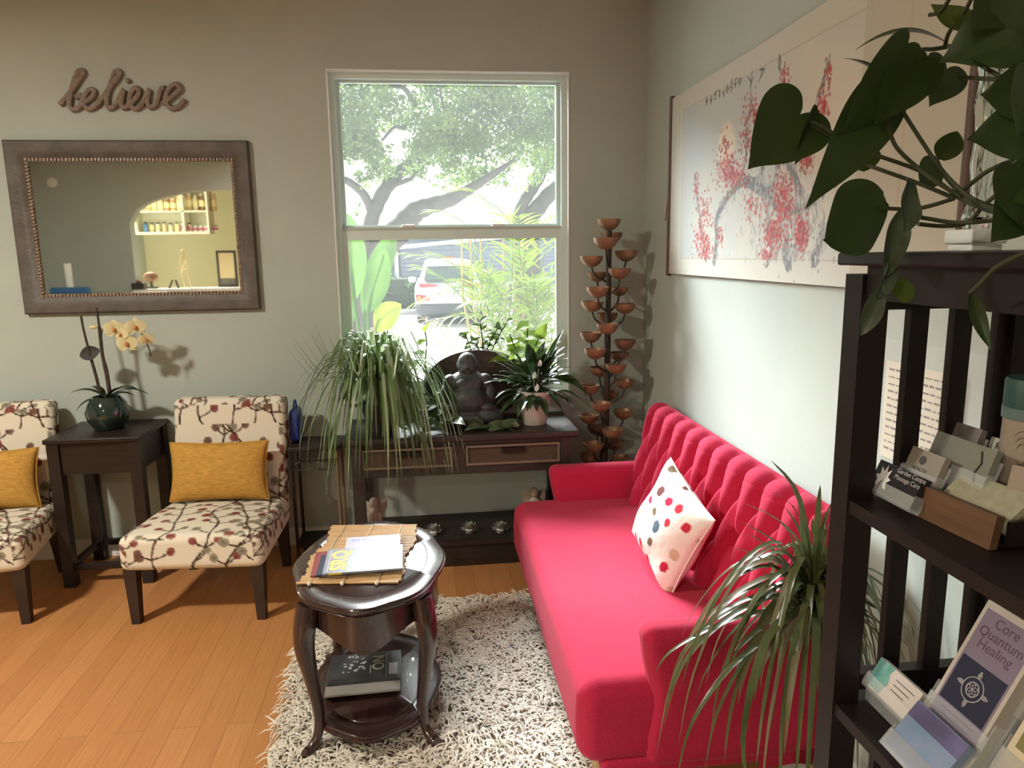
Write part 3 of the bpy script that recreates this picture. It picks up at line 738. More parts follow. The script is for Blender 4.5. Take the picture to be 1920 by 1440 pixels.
for i in range(N_):
    x = rng.uniform(rx0-0.01, rx1+0.01); y = ry0+(ry1-ry0)*rng.uniform(0, 1)**0.9-2.4
    if y+2.4 < 1.25: continue
    z = 0.018; a = -math.pi/2+1.1*math.sin(x*5+y*3)+rng.normal(0, 0.7)
    ln = rng.uniform(0.035, 0.075); w_ = rng.uniform(0.0022, 0.0045)
    d = V((math.cos(a), math.sin(a), 0)); s = V((-d.y, d.x, 0)); p = V((x, y, z)); b = len(mb.v); cw_ = rng.normal(0, 0.4)
    for k, (q, h_) in enumerate(((0, 0), (0.3, 0.020), (0.65, 0.026), (1.0, 0.012))):
        c = p+d*(ln*q)+s*(cw_*ln*q*q)+V((0, 0, h_)); ww = w_*(1, 1.2, 1.0, 0.25)[k]
        mb.v += [tuple(c-s*ww), tuple(c+V((0, 0, ww*0.9))), tuple(c+s*ww)]
    for k in range(3):
        q = b+k*3; mb.f += [(q, q+1, q+4, q+3), (q+1, q+2, q+5, q+4)]
mb.build('pile', RUG, t, smooth='all')

# ================================================================ oval two-tier table
TX, TY = -0.235, 2.50
t = thing('oval_side_table', 'dark glossy oval two-tier table with cabriole legs, standing on the white rug', 'table', (TX, TY, 0))
def scal(a, r, z):
    return 1+0.012*math.cos(8*a)+0.020*abs(math.cos(4*a+0.3))-0.01
RX, RY = 0.265, 0.385
def slab(rx, ry, zt, hh, name, par=t):
    mb = MB(); prof = [(0.90, -hh), (0.955, -hh), (0.98, -hh+0.004), (0.968, -hh+0.009), (0.99, -hh+0.012), (1.0, -hh*0.45), (0.996, -0.008), (0.980, -0.0065), (0.975, -0.001), (0.968, 0.0), (0.772, 0.0), (0.766, -0.002), (0.760, 0.0), (0.0, 0.0)]
    mb.lathe([(r, z) for r, z in prof], (0, 0, zt), n=112, sx=rx, sy=ry, wob=lambda a, r, z: 1+(r**10)*(scal(a, r, z)-1))
    return mb.build(name, MAHOG, par, smooth=True, angle=50)
TZ = 0.585
slab(RX, RY, TZ, 0.030, 'table_top')
mb = MB()
K = 96; vs = []; fs = []
for i in range(K):
    a = 2*math.pi*i/K; low = 0.120+0.030*math.cos(4*a)-0.012*abs(math.sin(4*a)); x, y = math.cos(a)*RX*0.90, math.sin(a)*RY*0.90
    vs += [(x, y, TZ-0.028), (x*1.0, y*1.0, TZ-0.028-low), (x*0.93, y*0.95, TZ-0.028-low), (x*0.93, y*0.95, TZ-0.028)]
for i in range(K):
    a, b = i*4, ((i+1) % K)*4; fs += [(a, b, b+1, a+1), (a+1, b+1, b+2, a+2), (a+2, b+2, b+3, a+3)]
mb.add(vs, fs); mb.build('apron', MAHOG, t)
slab(0.235, 0.345, 0.118, 0.028, 'lower_shelf')
for sx in (-1, 1):
    for sy in (-1, 1):
        d = V((sx*0.68, sy*0.73, 0)).normalized(); p0 = V((sx*RX*0.64, sy*RY*0.64, 0))
        path = [(p0+d*0.02, TZ-0.03, 0.034), (p0+d*0.035, TZ-0.10, 0.037), (p0+d*0.042, TZ-0.17, 0.033), (p0+d*0.028, 0.32, 0.025), (p0+d*0.010, 0.22, 0.021), (p0+d*0.002, 0.14, 0.018), (p0+d*0.014, 0.08, 0.016), (p0+d*0.040, 0.050, 0.018), (p0+d*0.060, 0.042, 0.021), (p0+d*0.072, 0.052, 0.012)]
        C = catmull([V((p.x, p.y, z)) for p, z, r_ in path], 4); rr = [path[min(len(path)-1, i//4)][2]*(1-(i % 4)/4)+path[min(len(path)-1, i//4+1)][2]*((i % 4)/4) for i in range(len(C))]
        mb = MB(); mb.tube(C, rr, n=14); mb.build('leg', MAHOG, t)
# bamboo mat and magazines
ZT = TZ+0.001
BAM = mat('bamboo_slats', (0.62, 0.40, 0.20), 0.5, color2=(0.50, 0.29, 0.12), vscale=14, stretch=(0.4, 9, 9))
def local_frame(pa, pb, pc, z):
    """frame of a flat thing on the plane z from three photo corners: near-left, near-right, far-left"""
    a = PX(*pa, z=z); b = PX(*pb, z=z); c = PX(*pc, z=z); M = frame(a, b-a, c-a); return M, (b-a).length, (c-a).length
M_, w_, d_ = local_frame((556, 1096), (760, 1094), (598, 990), ZT)
t = thing('bamboo_mat', 'bamboo slat placemat tied with pale string, under the magazines', 'mat'); t.matrix_world = M_
mb = MB(); ns = 34; d_ = max(0.33, d_); w_ = 0.34
for k in range(ns):
    y = d_*k/(ns-1); sh = 0.004*math.sin(k*1.7)+0.01*math.sin(k*0.35)
    mb.tube([(sh, y, 0.005), (w_+sh*0.8, y, 0.005)], 0.0046, n=6)
mb.build('slats', BAM, t)
STR = mat('pale_string', (0.75, 0.68, 0.5), 0.8)
for xx in (0.045, 0.155, 0.27):
    mb = MB(); mb.tube([(xx+0.002*math.sin(k), d_*k/16, 0.0105) for k in range(17)], 0.0015, n=5); mb.ball((xx, -0.008, 0.006), 0.008, 8); mb.build('string', STR, t)
PAPER = mat('magazine_pages', (0.72, 0.62, 0.48), 0.8, var=0.15, vscale=160, stretch=(0.05, 0.05, 1))
def cover_mat(name, c, rough=0.25): return mat(name, c, rough, coat=0.3)
def booklet(label, M, w, d, h, c, name='magazine', cat='magazine', group=None, sheetc=None):
    t = thing(name, label, cat, group=group); t.matrix_world = M
    mb = MB(); mb.b2((0.001, 0.001, 0.0006), (w-0.001, d-0.001, h-0.0006)); mb.build('pages', PAPER, t, smooth=False)
    mb = MB(); mb.b2((0, 0, 0), (w, d, 0.0006)); mb.b2((0, 0, h-0.0006), (w, d, h)); mb.b2((0, 0, 0.0006), (w, 0.0005, h-0.0006)) if sheetc != 'open' else None
    mb.build('cover', c, t, smooth=False); return t
z = ZT+0.0105
def mfr(pa, rz, z):
    a = PX(*pa, z=z); M = Matrix.Rotation(rz, 4, 'Z'); M.translation = a; return M
# brochures fanned out to the left below the top magazine
for k, (px, py, rz, c, lab) in enumerate(((582, 1083, 0.05, (0.30, 0.05, 0.06), 'red-covered leaflet sticking out at the bottom of the magazine stack'), (592, 1082, 0.02, (0.02, 0.025, 0.07), 'dark navy magazine directly under the top magazine of the stack'))):
    booklet(lab, mfr((px, py), rz, z), 0.285-0.02*k, 0.20-0.03*k, 0.006, cover_mat('cover_red' if k == 0 else 'cover_navy', c), 'magazine' if k else 'leaflet', 'magazine' if k else 'leaflet'); z += 0.0064
Mw = mfr((640, 1062), 0.03, z); tl = booklet('white printed sheet with violet blocks, half covered by the top magazine', Mw, 0.20, 0.255, 0.002, cover_mat('sheet_white', (0.52, 0.52, 0.60), 0.6), 'leaflet', 'leaflet')
VI = mat('violet_ink', (0.32, 0.30, 0.58), 0.5); GY = mat('grey_ink', (0.22, 0.20, 0.22), 0.5)
mb = MB()
for (x0, x1) in ((0.02, 0.05), (0.06, 0.075), (0.085, 0.13)): mb.b2((x0, 0.212, 0.002), (x1, 0.236, 0.0023))
mb.build('print', VI, tl, smooth=False)
z += 0.0024
Mt = mfr((604, 1080), 0.03, z); hh = 0.007
GLOSS = mat('cover_silver_blue', (0.15, 0.16, 0.20), 0.4, color2=(0.27, 0.27, 0.31), vscale=9, coat=0.25)
t = booklet('glossy grey city magazine with big yellow SRQ letters, topmost of the stack', Mt, 0.265, 0.205, hh, GLOSS)
YEL = mat('yellow_ink', (0.75, 0.55, 0.04), 0.5); WINK = mat('pale_ink', (0.42, 0.42, 0.48), 0.4); RINK = mat('rose_ink', (0.42, 0.20, 0.22), 0.4); DINK = mat('dark_ink', (0.05, 0.045, 0.06), 0.4)
# the title runs towards the far edge, read from the right of the picture
text_mesh('title', 'SRQ', YEL, 0.078, Matrix.Translation((0.075, 0.022, hh)) @ Matrix.Rotation(math.pi/2, 4, 'Z'), t, 0.0004, bold=0.003, sx=1.12)
mb = MB()
for (a, b, c, d) in ((0.012, 0.010, 0.016, 0.195),): mb.b2((a, b, hh), (c, d, hh+0.0003))
mb.build('cover_edge', WINK, t, smooth=False); mb = MB()
for k in range(6): mb.b2((0.165+0.003*k, 0.05+0.012*k, hh), (0.168+0.003*k, 0.16-0.004*k, hh+0.0003))
mb.build('pale_print', WINK, t, smooth=False)
mb = MB(); mb.ball((0.125, 0.075, hh), 0.03, 14, (1.0, 0.8, 0.008)); mb.ball((0.20, 0.06, hh), 0.035, 14, (1.1, 0.7, 0.008)); mb.ball((0.125, 0.13, hh), 0.024, 14, (1.1, 0.8, 0.008)); mb.build('picture', RINK, t)
mb = MB(); mb.b2((0.02, -0.0008, 0.0005), (0.065, 0.0, hh-0.0005)); mb.build('spine_label', YEL, t, smooth=False)
# magazines on the lower shelf
z = 0.1195
pf = V((TX, TY, 0))
labs = ['lowest magazine of the pile on the lower tier', 'second magazine from the bottom on the lower tier', 'middle magazine of the pile on the lower tier', 'magazine directly under the black one on the lower tier']
for k in range(4):
    booklet(labs[k], mfr((606+2*(k % 2), 1309), 0.03+0.012*(k % 3), z), 0.262, 0.19, 0.0075, cover_mat('cover_dark_%s' % 'abcd'[k], ((0.03, 0.03, 0.035), (0.2, 0.18, 0.16), (0.05, 0.04, 0.04), (0.3, 0.28, 0.26))[k]), group='magazines on the lower tier'); z += 0.0079
BKC = mat('cover_black_floral', (0.018, 0.019, 0.022), 0.3, color2=(0.05, 0.052, 0.06), vscale=18, coat=0.4)
t = booklet('black magazine with pale flower pattern, topmost on the lower tier of the oval table', mfr((612, 1288), 0.03, z), 0.262, 0.19, 0.008, BKC, group='magazines on the lower tier')
r = random.Random(2); mb = MB()
for k in range(26):
    x, y = 0.05+r.random()*0.085, 0.06+r.random()*0.115; a = r.random()*3; s_ = r.uniform(0.004, 0.010)
    leaf(mb, (x, y, 0.0083), (x+math.cos(a)*s_*2, y+math.sin(a)*s_*2, 0.0083), s_*1.3, (0, 0, 1), 'oval', fold=0, n=4)
mb.build('flower_print', WINK, t)
text_mesh('title', 'NO', mat('cover_title_ink', (0.35, 0.33, 0.24), 0.4), 0.062, Matrix.Translation((0.158, 0.165, 0.0081)) @ Matrix.Rotation(-math.pi/2, 4, 'Z'), t, 0.0003, bold=0.001)
mb = MB(); mb.b2((0.218, 0.03, 0.008), (0.250, 0.105, 0.0083)); mb.b2((0.150, 0.05, 0.008), (0.1525, 0.10, 0.0083)); mb.b2((0.208, 0.02, 0.008), (0.2095, 0.18, 0.0083)); mb.build('address_label', WINK, t, smooth=False)
# ================================================================ outside the window
GZ = -0.15
DRIVE = mat('pale_driveway', (0.36, 0.35, 0.345), 0.9, var=0.08, vscale=1.5)
LAWN = mat('lawn', (0.20, 0.28, 0.08), 0.95, var=0.2, vscale=6)
mb = MB(); mb.b2((-40, D+T, GZ-0.1), (60, 80, GZ)); o = struct('ground', mb, DRIVE)
mb = MB(); mb.b2((-6.5, D+T, GZ), (2.6, 7.2, GZ+0.02)); o = struct('garden_bed', mb, mat('shell_mulch', (0.62, 0.58, 0.54), 0.95, var=0.2, vscale=14, bump=0.6, bscale=40))
mb = MB(); mb.b2((-20, 22.5, GZ), (30, 22.9, GZ+0.12)); struct('curb', mb, mat('curb_concrete', (0.42, 0.40, 0.40), 0.9))
# --- live oak
BARK = mat('oak_bark', (0.12, 0.095, 0.085), 0.9, color2=(0.075, 0.06, 0.055), vscale=5, bump=0.5, bscale=10)
OAKL = mat('oak_leaves', (0.055, 0.095, 0.03), 0.55, color2=(0.21, 0.29, 0.06), vscale=2.2, transl=0.45, spec=0.3)
OAKL2 = mat('distant_leaves', (0.20, 0.32, 0.05), 0.6, color2=(0.30, 0.42, 0.09), vscale=1.5, transl=0.4, spec=0.3)
def zp(x, y, d): return PX(620+x/4.364, 140+y/4.364, y=d)
def leafcloud(mb, centers, per, sr, size, holes=()):
    P = []
    for (cx_, cy_, cz_, r_) in centers:
        p = rng.normal(0, 1, (per, 3)); p /= np.maximum(1e-6, np.linalg.norm(p, axis=1))[:, None]; p *= (rng.uniform(0, 1, per)**0.45)[:, None]*r_
        P.append(p*np.array([1, 1, 0.75])+np.array([cx_, cy_, cz_]))
    P = np.concatenate(P)
    for (h, r_) in holes:
        d = (P-np.array(h)); dd = np.hypot(d[:, 0]/r_[0], d[:, 2]/r_[1]); P = P[dd > 1+rng.normal(0, 0.12, len(P))]
    n = len(P); a = rng.normal(0, 1, (n, 3)); a /= np.linalg.norm(a, axis=1)[:, None]; b = rng.normal(0, 1, (n, 3)); b -= a*(a*b).sum(1)[:, None]; b /= np.linalg.norm(b, axis=1)[:, None]
    s = rng.uniform(0.6, 1.3, n)[:, None]*size
    c = np.stack([P-a*s, P-b*s*0.5, P+a*s, P+b*s*0.5], 1).reshape(-1, 3)
    o = len(mb.v); mb.v += [tuple(q) for q in c]; mb.f += [(o+4*i, o+4*i+1, o+4*i+2, o+4*i+3) for i in range(n)]
def trunk(path, rad, name, par, d):
    P = [V(p) for p in path]; C = catmull(P, 5); rr = np.interp(np.linspace(0, len(rad)-1, len(C)), range(len(rad)), rad)
    rr = [r_*(1+0.06*math.sin(i*1.9)) for i, r_ in enumerate(rr)]
    m_ = MB(); m_.tube(C, rr, n=10); return m_.build(name, BARK, par)
t = thing('live_oak', 'spreading oak tree with leaning grey trunks, filling the upper window pane', 'tree', (-0.8, 14, GZ))
inv = V((-0.8, 14, GZ))
def L_(p): return V(p)-inv
trunk([L_((-1.3, 14.2, GZ)), L_((-1.28, 14.1, 1.2)), L_(zp(322, 1240, 14)), L_(zp(380, 1060, 14)), L_(zp(470, 905, 14)), L_(zp(600, 760, 14.2)), L_(zp(800, 600, 14.5)), L_(zp(1000, 380, 15))], [0.17, 0.15, 0.13, 0.14, 0.13, 0.12, 0.08, 0.03], 'trunk', t, 14)
trunk([L_((-1.25, 14.3, GZ)), L_((-1.12, 14.2, 1.0)), L_((-0.85, 14.1, 1.7)), L_(zp(580, 1250, 14)), L_(zp(680, 1130, 13.9)), L_(zp(800, 1075, 13.8)), L_(zp(980, 1020, 13.5)), L_(zp(1200, 900, 13.2)), L_(zp(1500, 700, 13.0))], [0.30, 0.28, 0.27, 0.25, 0.20, 0.16, 0.13, 0.08, 0.03], 'trunk', t, 14)
for pts, rr in (([zp(335, 1110, 14), zp(270, 980, 13.9), zp(170, 890, 13.8), zp(60, 830, 13.7)], [0.09, 0.08, 0.07, 0.04]),
                ([zp(520, 900, 14), zp(650, 850, 13.9), zp(760, 740, 13.8)], [0.05, 0.04, 0.02]),
                ([zp(1000, 480, 13.2), zp(940, 340, 13.2), zp(900, 150, 13.4)], [0.04, 0.03, 0.02]),
                ([zp(600, 440, 13.6), zp(520, 430, 13.5), zp(420, 540, 13.5)], [0.04, 0.03, 0.02]),
                ([zp(700, 260, 13.5), zp(600, 110, 13.5), zp(480, 90, 13.6)], [0.05, 0.04, 0.03])):
    trunk([L_(p) for p in pts], rr, 'branch', t, 14)
holes = [(zp(545, 540, 14), (0.34, 0.30)), (zp(580, 180, 14), (0.22, 0.22)), (zp(680, 100, 14), (0.22, 0.14)), (zp(220, 790, 14), (0.32, 0.18)), (zp(120, 960, 14), (0.35, 0.3)),
         (zp(640, 960, 14), (0.45, 0.28)), (zp(430, 1040, 14), (0.5, 0.35)), (zp(1250, 1080, 14), (1.25, 0.48)), (zp(1560, 830, 14), (0.25, 0.2)), (zp(1500, 1180, 14), (1.6, 0.45)), (zp(1780, 1100, 14), (0.5, 0.6)), (zp(1850, 830, 14), (0.22, 0.16)), (zp(560, 720, 14), (0.2, 0.12)), (zp(840, 780, 14), (0.16, 0.12)), (zp(1080, 680, 14), (0.10, 0.09)), (zp(1180, 720, 14), (0.10, 0.09))]
holes = [(tuple(L_(h)), r_) for h, r_ in holes]
cen = []
for k in range(560):
    x = rng.uniform(-5.5, 4.6); y = rng.uniform(12.4, 14.6); z = rng.uniform(2.75, 5.4)
    if z < 3.3 and -0.3 < x < 3 and rng.rand() < 0.5: continue
    cen.append((x+0.8, y-14, z-GZ, rng.uniform(0.28, 0.55)))
mb = MB(); leafcloud(mb, cen, 150, 0, 0.052, holes); mb.build('crown', OAKL, t, smooth=False)
t = thing('oak_tree', 'second leaning oak with two dark trunks by the edge of the upper pane', 'tree', (2.2, 15, GZ)); inv = V((2.2, 15, GZ))
trunk([L_((1.9, 15, GZ)), L_((1.95, 15, 1.3)), L_(zp(1530, 1240, 15)), L_(zp(1570, 1060, 15)), L_(zp(1640, 950, 15)), L_(zp(1720, 830, 15)), L_(zp(1800, 640, 15))], [0.2, 0.18, 0.15, 0.13, 0.12, 0.10, 0.05], 'trunk', t, 15)
trunk([L_((2.1, 15.1, GZ)), L_((2.15, 15, 1.3)), L_(zp(1620, 1230, 15)), L_(zp(1720, 1060, 15)), L_(zp(1860, 910, 15)), L_(zp(2100, 760, 15)), L_(zp(2400, 640, 15))], [0.24, 0.22, 0.19, 0.17, 0.15, 0.13, 0.08], 'trunk', t, 15)
cen = [(rng.uniform(-1.0, 5.0), rng.uniform(0.6, 2.4), rng.uniform(3.6, 5.8), rng.uniform(0.3, 0.5)) for k in range(60)]
mb = MB(); leafcloud(mb, cen, 110, 0, 0.06); mb.build('crown', OAKL, t, smooth=False)
# --- trees far behind the house
for (x, y, r_, h_, lab) in ((-8.0, 42, 1.9, 3.3, 'bright green distant tree beyond the leaning trunks, above the far roof'), (-2.5, 46, 1.3, 2.5, 'small yellow-green distant tree crown between the two oak trunks'), (1.6, 41, 1.3, 2.6, 'round yellow-green distant tree to the side of the thick trunk'), (9.2, 44, 2.6, 2.9, 'yellow-green distant tree behind the second oak'), (5.0, 52, 1.6, 2.0, 'hazy low distant tree on the skyline')):
    t = thing('distant_tree', lab, 'tree', (x, y, GZ)); mb = MB(); mb.tube([(0, 0, 0), (0.1, 0, h_*0.8)], 0.15, n=6); mb.build('trunk', BARK, t)
    cen = [(rng.uniform(-1, 1)*r_, rng.uniform(-1, 1)*r_, h_*0.75+rng.uniform(-0.6, 0.6)*r_*0.5, rng.uniform(0.5, 0.9)) for k in range(16)]
    mb = MB(); leafcloud(mb, cen, 160, 0, 0.16); mb.build('crown', OAKL2, t, smooth=False)
# --- neighbour's house
t = thing('neighbour_house', 'low grey-blue clapboard house with white fascia across the driveway', 'house', (0, 27, GZ))
CLAP = mat('blue_grey_clapboard', (0.26, 0.28, 0.34), 0.8)
mb = MB(); z = 0
while z < 2.55: mb.b2((-0.9, -0.02-0.01*0, z), (14, 5, z+0.14)); mb.add([(-0.9, -0.02, z), (14, -0.02, z), (14, -0.045, z+0.01), (-0.9, -0.045, z+0.01)], [(0, 1, 2, 3)]); mb.b2((-0.9, -0.045, z), (14, -0.02, z+0.025)); z += 0.15
mb.b2((-9, 0.8, 0), (-0.9, 5, 2.3)); mb.build('clapboard_wall', CLAP, t, smooth=False)
mb = MB(); mb.add([(-1.2, -0.5, 1.98), (4.5, -0.5, 2.46), (14, -0.5, 3.0), (14, -0.5, 3.12), (4.5, -0.5, 2.60), (-1.2, -0.5, 2.12), (-1.2, 5, 1.98), (4.5, 5, 2.46), (14, 5, 3.0), (14, 5, 3.12), (4.5, 5, 2.60), (-1.2, 5, 2.12)],
       [(0, 1, 4, 5), (1, 2, 3, 4), (5, 4, 10, 11), (4, 3, 9, 10), (0, 5, 11, 6), (0, 6, 7, 1), (1, 7, 8, 2)]); mb.b2((-9, 0.3, 2.0), (-1.2, 5, 2.14)); mb.build('roof', WHITE, t, smooth=False)
mb = MB(); mb.b2((-1.12, -0.12, 0), (-0.98, 0.0, 2.0)); mb.build('porch_post', WHITE, t, smooth=False)
DG = mat('dark_window_glass', (0.05, 0.06, 0.07), 0.15)
mb = MB(); mb.b2((-2.3, 0.74, 0.9), (-1.5, 0.80, 1.75)); mb.build('window', DG, t, smooth=False)
mb = MB(); mb.b2((-5.6, 0.74, 1.45), (-2.5, 0.80, 1.80)); mb.build('window', DG, t, smooth=False)
mb = MB(); mb.b2((-5.7, 0.68, 1.32), (-2.4, 0.80, 1.45)); mb.build('window_trim', WHITE, t, smooth=False)
mb = MB(); mb.b2((0.55, -0.10, 0), (1.05, -0.046, 1.72)); mb.build('front_door', mat('orange_door', (0.48, 0.20, 0.05), 0.5), t, smooth=False)
# --- clipped hedge, car
t = thing('clipped_hedge', 'dark green clipped hedge in front of the grey-blue house', 'hedge', (-3.5, 25.2, GZ))
cen = [(rng.uniform(-4.5, 3.8), rng.uniform(-0.4, 0.4), rng.uniform(0.1, 1.0), 0.32) for k in range(170)]
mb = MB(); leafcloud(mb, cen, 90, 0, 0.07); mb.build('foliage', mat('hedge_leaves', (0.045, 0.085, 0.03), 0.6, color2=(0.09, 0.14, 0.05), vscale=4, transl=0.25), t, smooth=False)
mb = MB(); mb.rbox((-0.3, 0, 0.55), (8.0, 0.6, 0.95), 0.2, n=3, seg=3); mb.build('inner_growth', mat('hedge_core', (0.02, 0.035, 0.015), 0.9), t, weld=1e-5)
t = thing('parked_car', 'white SUV parked with its rear towards the window', 'car', (0.60, 19.0, GZ))
CARW = mat('white_car_paint', (0.74, 0.77, 0.80), 0.25, coat=0.6); PLAS = mat('grey_plastic', (0.10, 0.105, 0.115), 0.6); TIRE = mat('tyre_rubber', (0.025, 0.025, 0.028), 0.85)
GLS = mat('car_glass', (0.10, 0.14, 0.13), 0.08, spec=0.8)
def carbody(prof, W, y0, y1, crown, m_, name, n=20):
    """prof: (z, half width, y inset) rows; rounded plan"""
    mb_ = MB(); vs = []; fs = []
    for (z, hw, y_in) in prof:
        for (sx, sy) in ((-1, 0), (-0.985, -0.05), (-0.92, -0.10), (-0.5, -0.14), (0, -0.15), (0.5, -0.14), (0.92, -0.10), (0.985, -0.05), (1, 0)):
            vs.append((sx*hw, y0+y_in+sy*0.9+0.14, z))
        vs.append((hw, y1, z)); vs.append((-hw, y1, z))
    k = 11
    for i in range(len(prof)-1):
        for j in range(k):
            a = i*k+j; b = i*k+(j+1) % k; fs.append((a, b, b+k, a+k))
    fs.append(tuple((len(prof)-1)*k+j for j in range(k))); fs.append(tuple(reversed(range(k))))
    mb_.add(vs, fs); return mb_.build(name, m_, t)
carbody([(0.48, 0.89, 0.05), (0.60, 0.91, 0.0), (0.80, 0.915, 0.02), (0.98, 0.90, 0.05), (1.06, 0.87, 0.12), (1.10, 0.80, 0.22), (1.30, 0.73, 0.42), (1.52, 0.66, 0.60), (1.62, 0.60, 0.72), (1.67, 0.50, 0.9)], 1.8, 0, 4.3, 0, CARW, 'body')
carbody([(0.22, 0.86, 0.10), (0.30, 0.905, -0.01), (0.50, 0.915, -0.02), (0.54, 0.90, 0.02)], 1.8, 0, 4.3, 0, PLAS, 'bumper')
mb = MB(); mb.add([(-0.66, 0.115, 1.16), (0.66, 0.115, 1.16), (0.57, 0.33, 1.50), (-0.57, 0.33, 1.50), (-0.66, 0.42, 1.16), (0.66, 0.42, 1.16), (0.57, 0.62, 1.50), (-0.57, 0.62, 1.50)], [(0, 1, 2, 3), (0, 3, 7, 4), (1, 5, 6, 2), (3, 2, 6, 7)])
mb.build('rear_window', GLS, t, smooth=False)
mb = MB(); mb.rbox((0, 0.34, 1.60), (1.12, 0.28, 0.04), 0.015, n=2, seg=2); mb.build('roof_spoiler', CARW, t, weld=1e-5)
REDL = mat('tail_light_red', (0.45, 0.02, 0.035), 0.2, coat=0.5); AMB = mat('tail_light_amber', (0.75, 0.30, 0.06), 0.3)
for s in (-1, 1):
    mb = MB(); mb.add([(s*0.80, -0.01, 1.08), (s*0.30, -0.035, 1.03), (s*0.34, -0.035, 0.99), (s*0.76, -0.01, 0.97), (s*0.80, 0.1, 1.08), (s*0.30, 0.1, 1.03), (s*0.34, 0.1, 0.99), (s*0.76, 0.1, 0.97)], [(0, 1, 2, 3), (0, 4, 5, 1), (3, 2, 6, 7), (0, 3, 7, 4)]); mb.build('tail_light', REDL, t, smooth=False)
    mb = MB(); mb.add([(s*0.89, 0.03, 0.78), (s*0.62, -0.04, 0.76), (s*0.50, -0.04, 0.64), (s*0.86, 0.0, 0.60), (s*0.89, 0.1, 0.78), (s*0.62, 0.1, 0.76), (s*0.50, 0.1, 0.64), (s*0.86, 0.1, 0.60)], [(0, 1, 2, 3), (0, 4, 5, 1), (3, 2, 6, 7), (0, 3, 7, 4)]); o = mb.build('tail_light', REDL, t, smooth=False)
    mb = MB(); mb.box((s*0.80, -0.025, 0.70), (0.10, 0.03, 0.09)); mb.build('turn_signal', AMB, o, smooth=False)
    mb = MB(); mb.rbox((s*1.0, 1.75, 1.12), (0.2, 0.12, 0.15), 0.05, n=2, seg=2); mb.build('wing_mirror', CARW, t, weld=1e-5)
    for y_ in (0.75, 3.4):
        mb = MB(); mb.lathe([(0.20, -0.10), (0.33, -0.11), (0.35, -0.07), (0.35, 0.07), (0.33, 0.11), (0.20, 0.10)], n=24, M=Matrix.Translation((s*0.77, y_, 0.35)) @ Matrix.Rotation(math.pi/2, 4, 'Y')); mb.build('wheel', TIRE, t)
mb = MB(); mb.b2((-0.16, -0.035, 0.78), (0.16, -0.02, 0.93)); mb.build('number_plate', mat('number_plate_blue', (0.55, 0.62, 0.66), 0.5), t, smooth=False)
# --- areca palm and bird-of-paradise just outside
PALM = leafmat('areca_leaf', (0.095, 0.16, 0.018), (0.19, 0.24, 0.03), 0.5, 0.4, 9)
PALMD = leafmat('areca_leaf_dry', (0.42, 0.30, 0.14), (0.40, 0.36, 0.16), 0.6, 0.45, 3)
CANE = mat('areca_cane', (0.40, 0.24, 0.10), 0.6)
t = thing('areca_palm', 'yellow-green feather palm clump right outside the lower pane', 'palm', (0.95, 6.1, GZ+0.02)); inv = V((0.95, 6.1, GZ+0.02))
def frond(path, ln, n, par, m_=PALM, w_=0.017, droop=0.45):
    C = catmull([L_(p) for p in path], 8); mb_ = MB(); k = len(C); mb_.tube(C, [0.006*(1-0.7*i/k) for i in range(k)], n=5)
    for i in range(n):
        u = 0.22+0.76*i/(n-1); q = min(k-2, int(u*(k-1))); p = C[q].lerp(C[q+1], u*(k-1)-q); tg = (C[q+1]-C[q]).normalized()
        side = tg.cross(V((0, 0, 1)));
        if side.length < 0.2: side = V((1, 0, 0))
        side.normalize(); up = side.cross(tg)
        L1 = ln*(0.55+0.45*math.sin(math.pi*min(1, u+0.1)))*random.uniform(0.85, 1.1)
        for s in (-1, 1):
            d = (side*s*0.62+tg*0.85+up*0.25+V((random.uniform(-0.12, 0.12), random.uniform(-0.12, 0.12), random.uniform(-0.15, 0.1)))).normalized()
            e = p+d*L1+V((0, 0, -droop*L1))
            leaf(mb_, p, e, w_, up, 'lance', fold=0.3, bend=0.08, n=3)
    mb_.build('frond', m_, par, smooth='all')
base = V((0.95, 6.1, GZ))
fr = [((860, 470), (905, 560), 0.1), ((1040, 455), (1000, 560), 0.1), ((915, 455), (930, 560), -0.2), ((975, 470), (985, 560), -0.3), ((1060, 520), (1010, 590), 0.0), ((890, 520), (920, 590), 0.2), ((820, 560), (890, 560), 0.0),
      ((960, 430), (970, 520), -0.1), ((1020, 400), (1000, 500), 0.3), ((1080, 470), (1030, 530), 0.2), ((940, 500), (950, 580), -0.5), ((1000, 520), (1000, 600), -0.5), ((800, 470), (880, 520), 0.5), ((1050, 560), (1020, 560), -0.4),
      ((905, 350), (960, 440), -0.5), ((985, 400), (975, 480), -0.6), ((840, 390), (890, 450), 0.3), ((1055, 430), (1020, 480), -0.3), ((930, 560), (960, 600), -0.7), ((870, 600), (930, 610), -0.7), ((1040, 620), (1000, 600), -0.6)]
rf = random.Random(31)
for k in range(13):
    mx_ = rf.uniform(890, 1050); fr.append(((mx_+rf.uniform(-55, 55), rf.uniform(455, 560)), (mx_, rf.uniform(560, 610)), rf.uniform(-0.5, 0.5)))
for (tip, mid, dy) in fr:
    y_ = 6.0+dy; m1 = PX(*mid, y=y_); tp = PX(*tip, y=y_-0.1+random.uniform(-0.2, 0.2)); b0 = base+V((random.uniform(-0.4, 0.35), random.uniform(-0.15, 0.15), 0.0)); tp = tp+V(((tp.x-m1.x)*0.9+random.uniform(-0.12, 0.12), 0, -0.02))
    frond([b0, b0.lerp(m1, 0.5)+V((0, 0, 0.05)), m1, m1.lerp(tp, 0.6)+V((0, 0, 0.06)), tp], 0.34, 17, t)
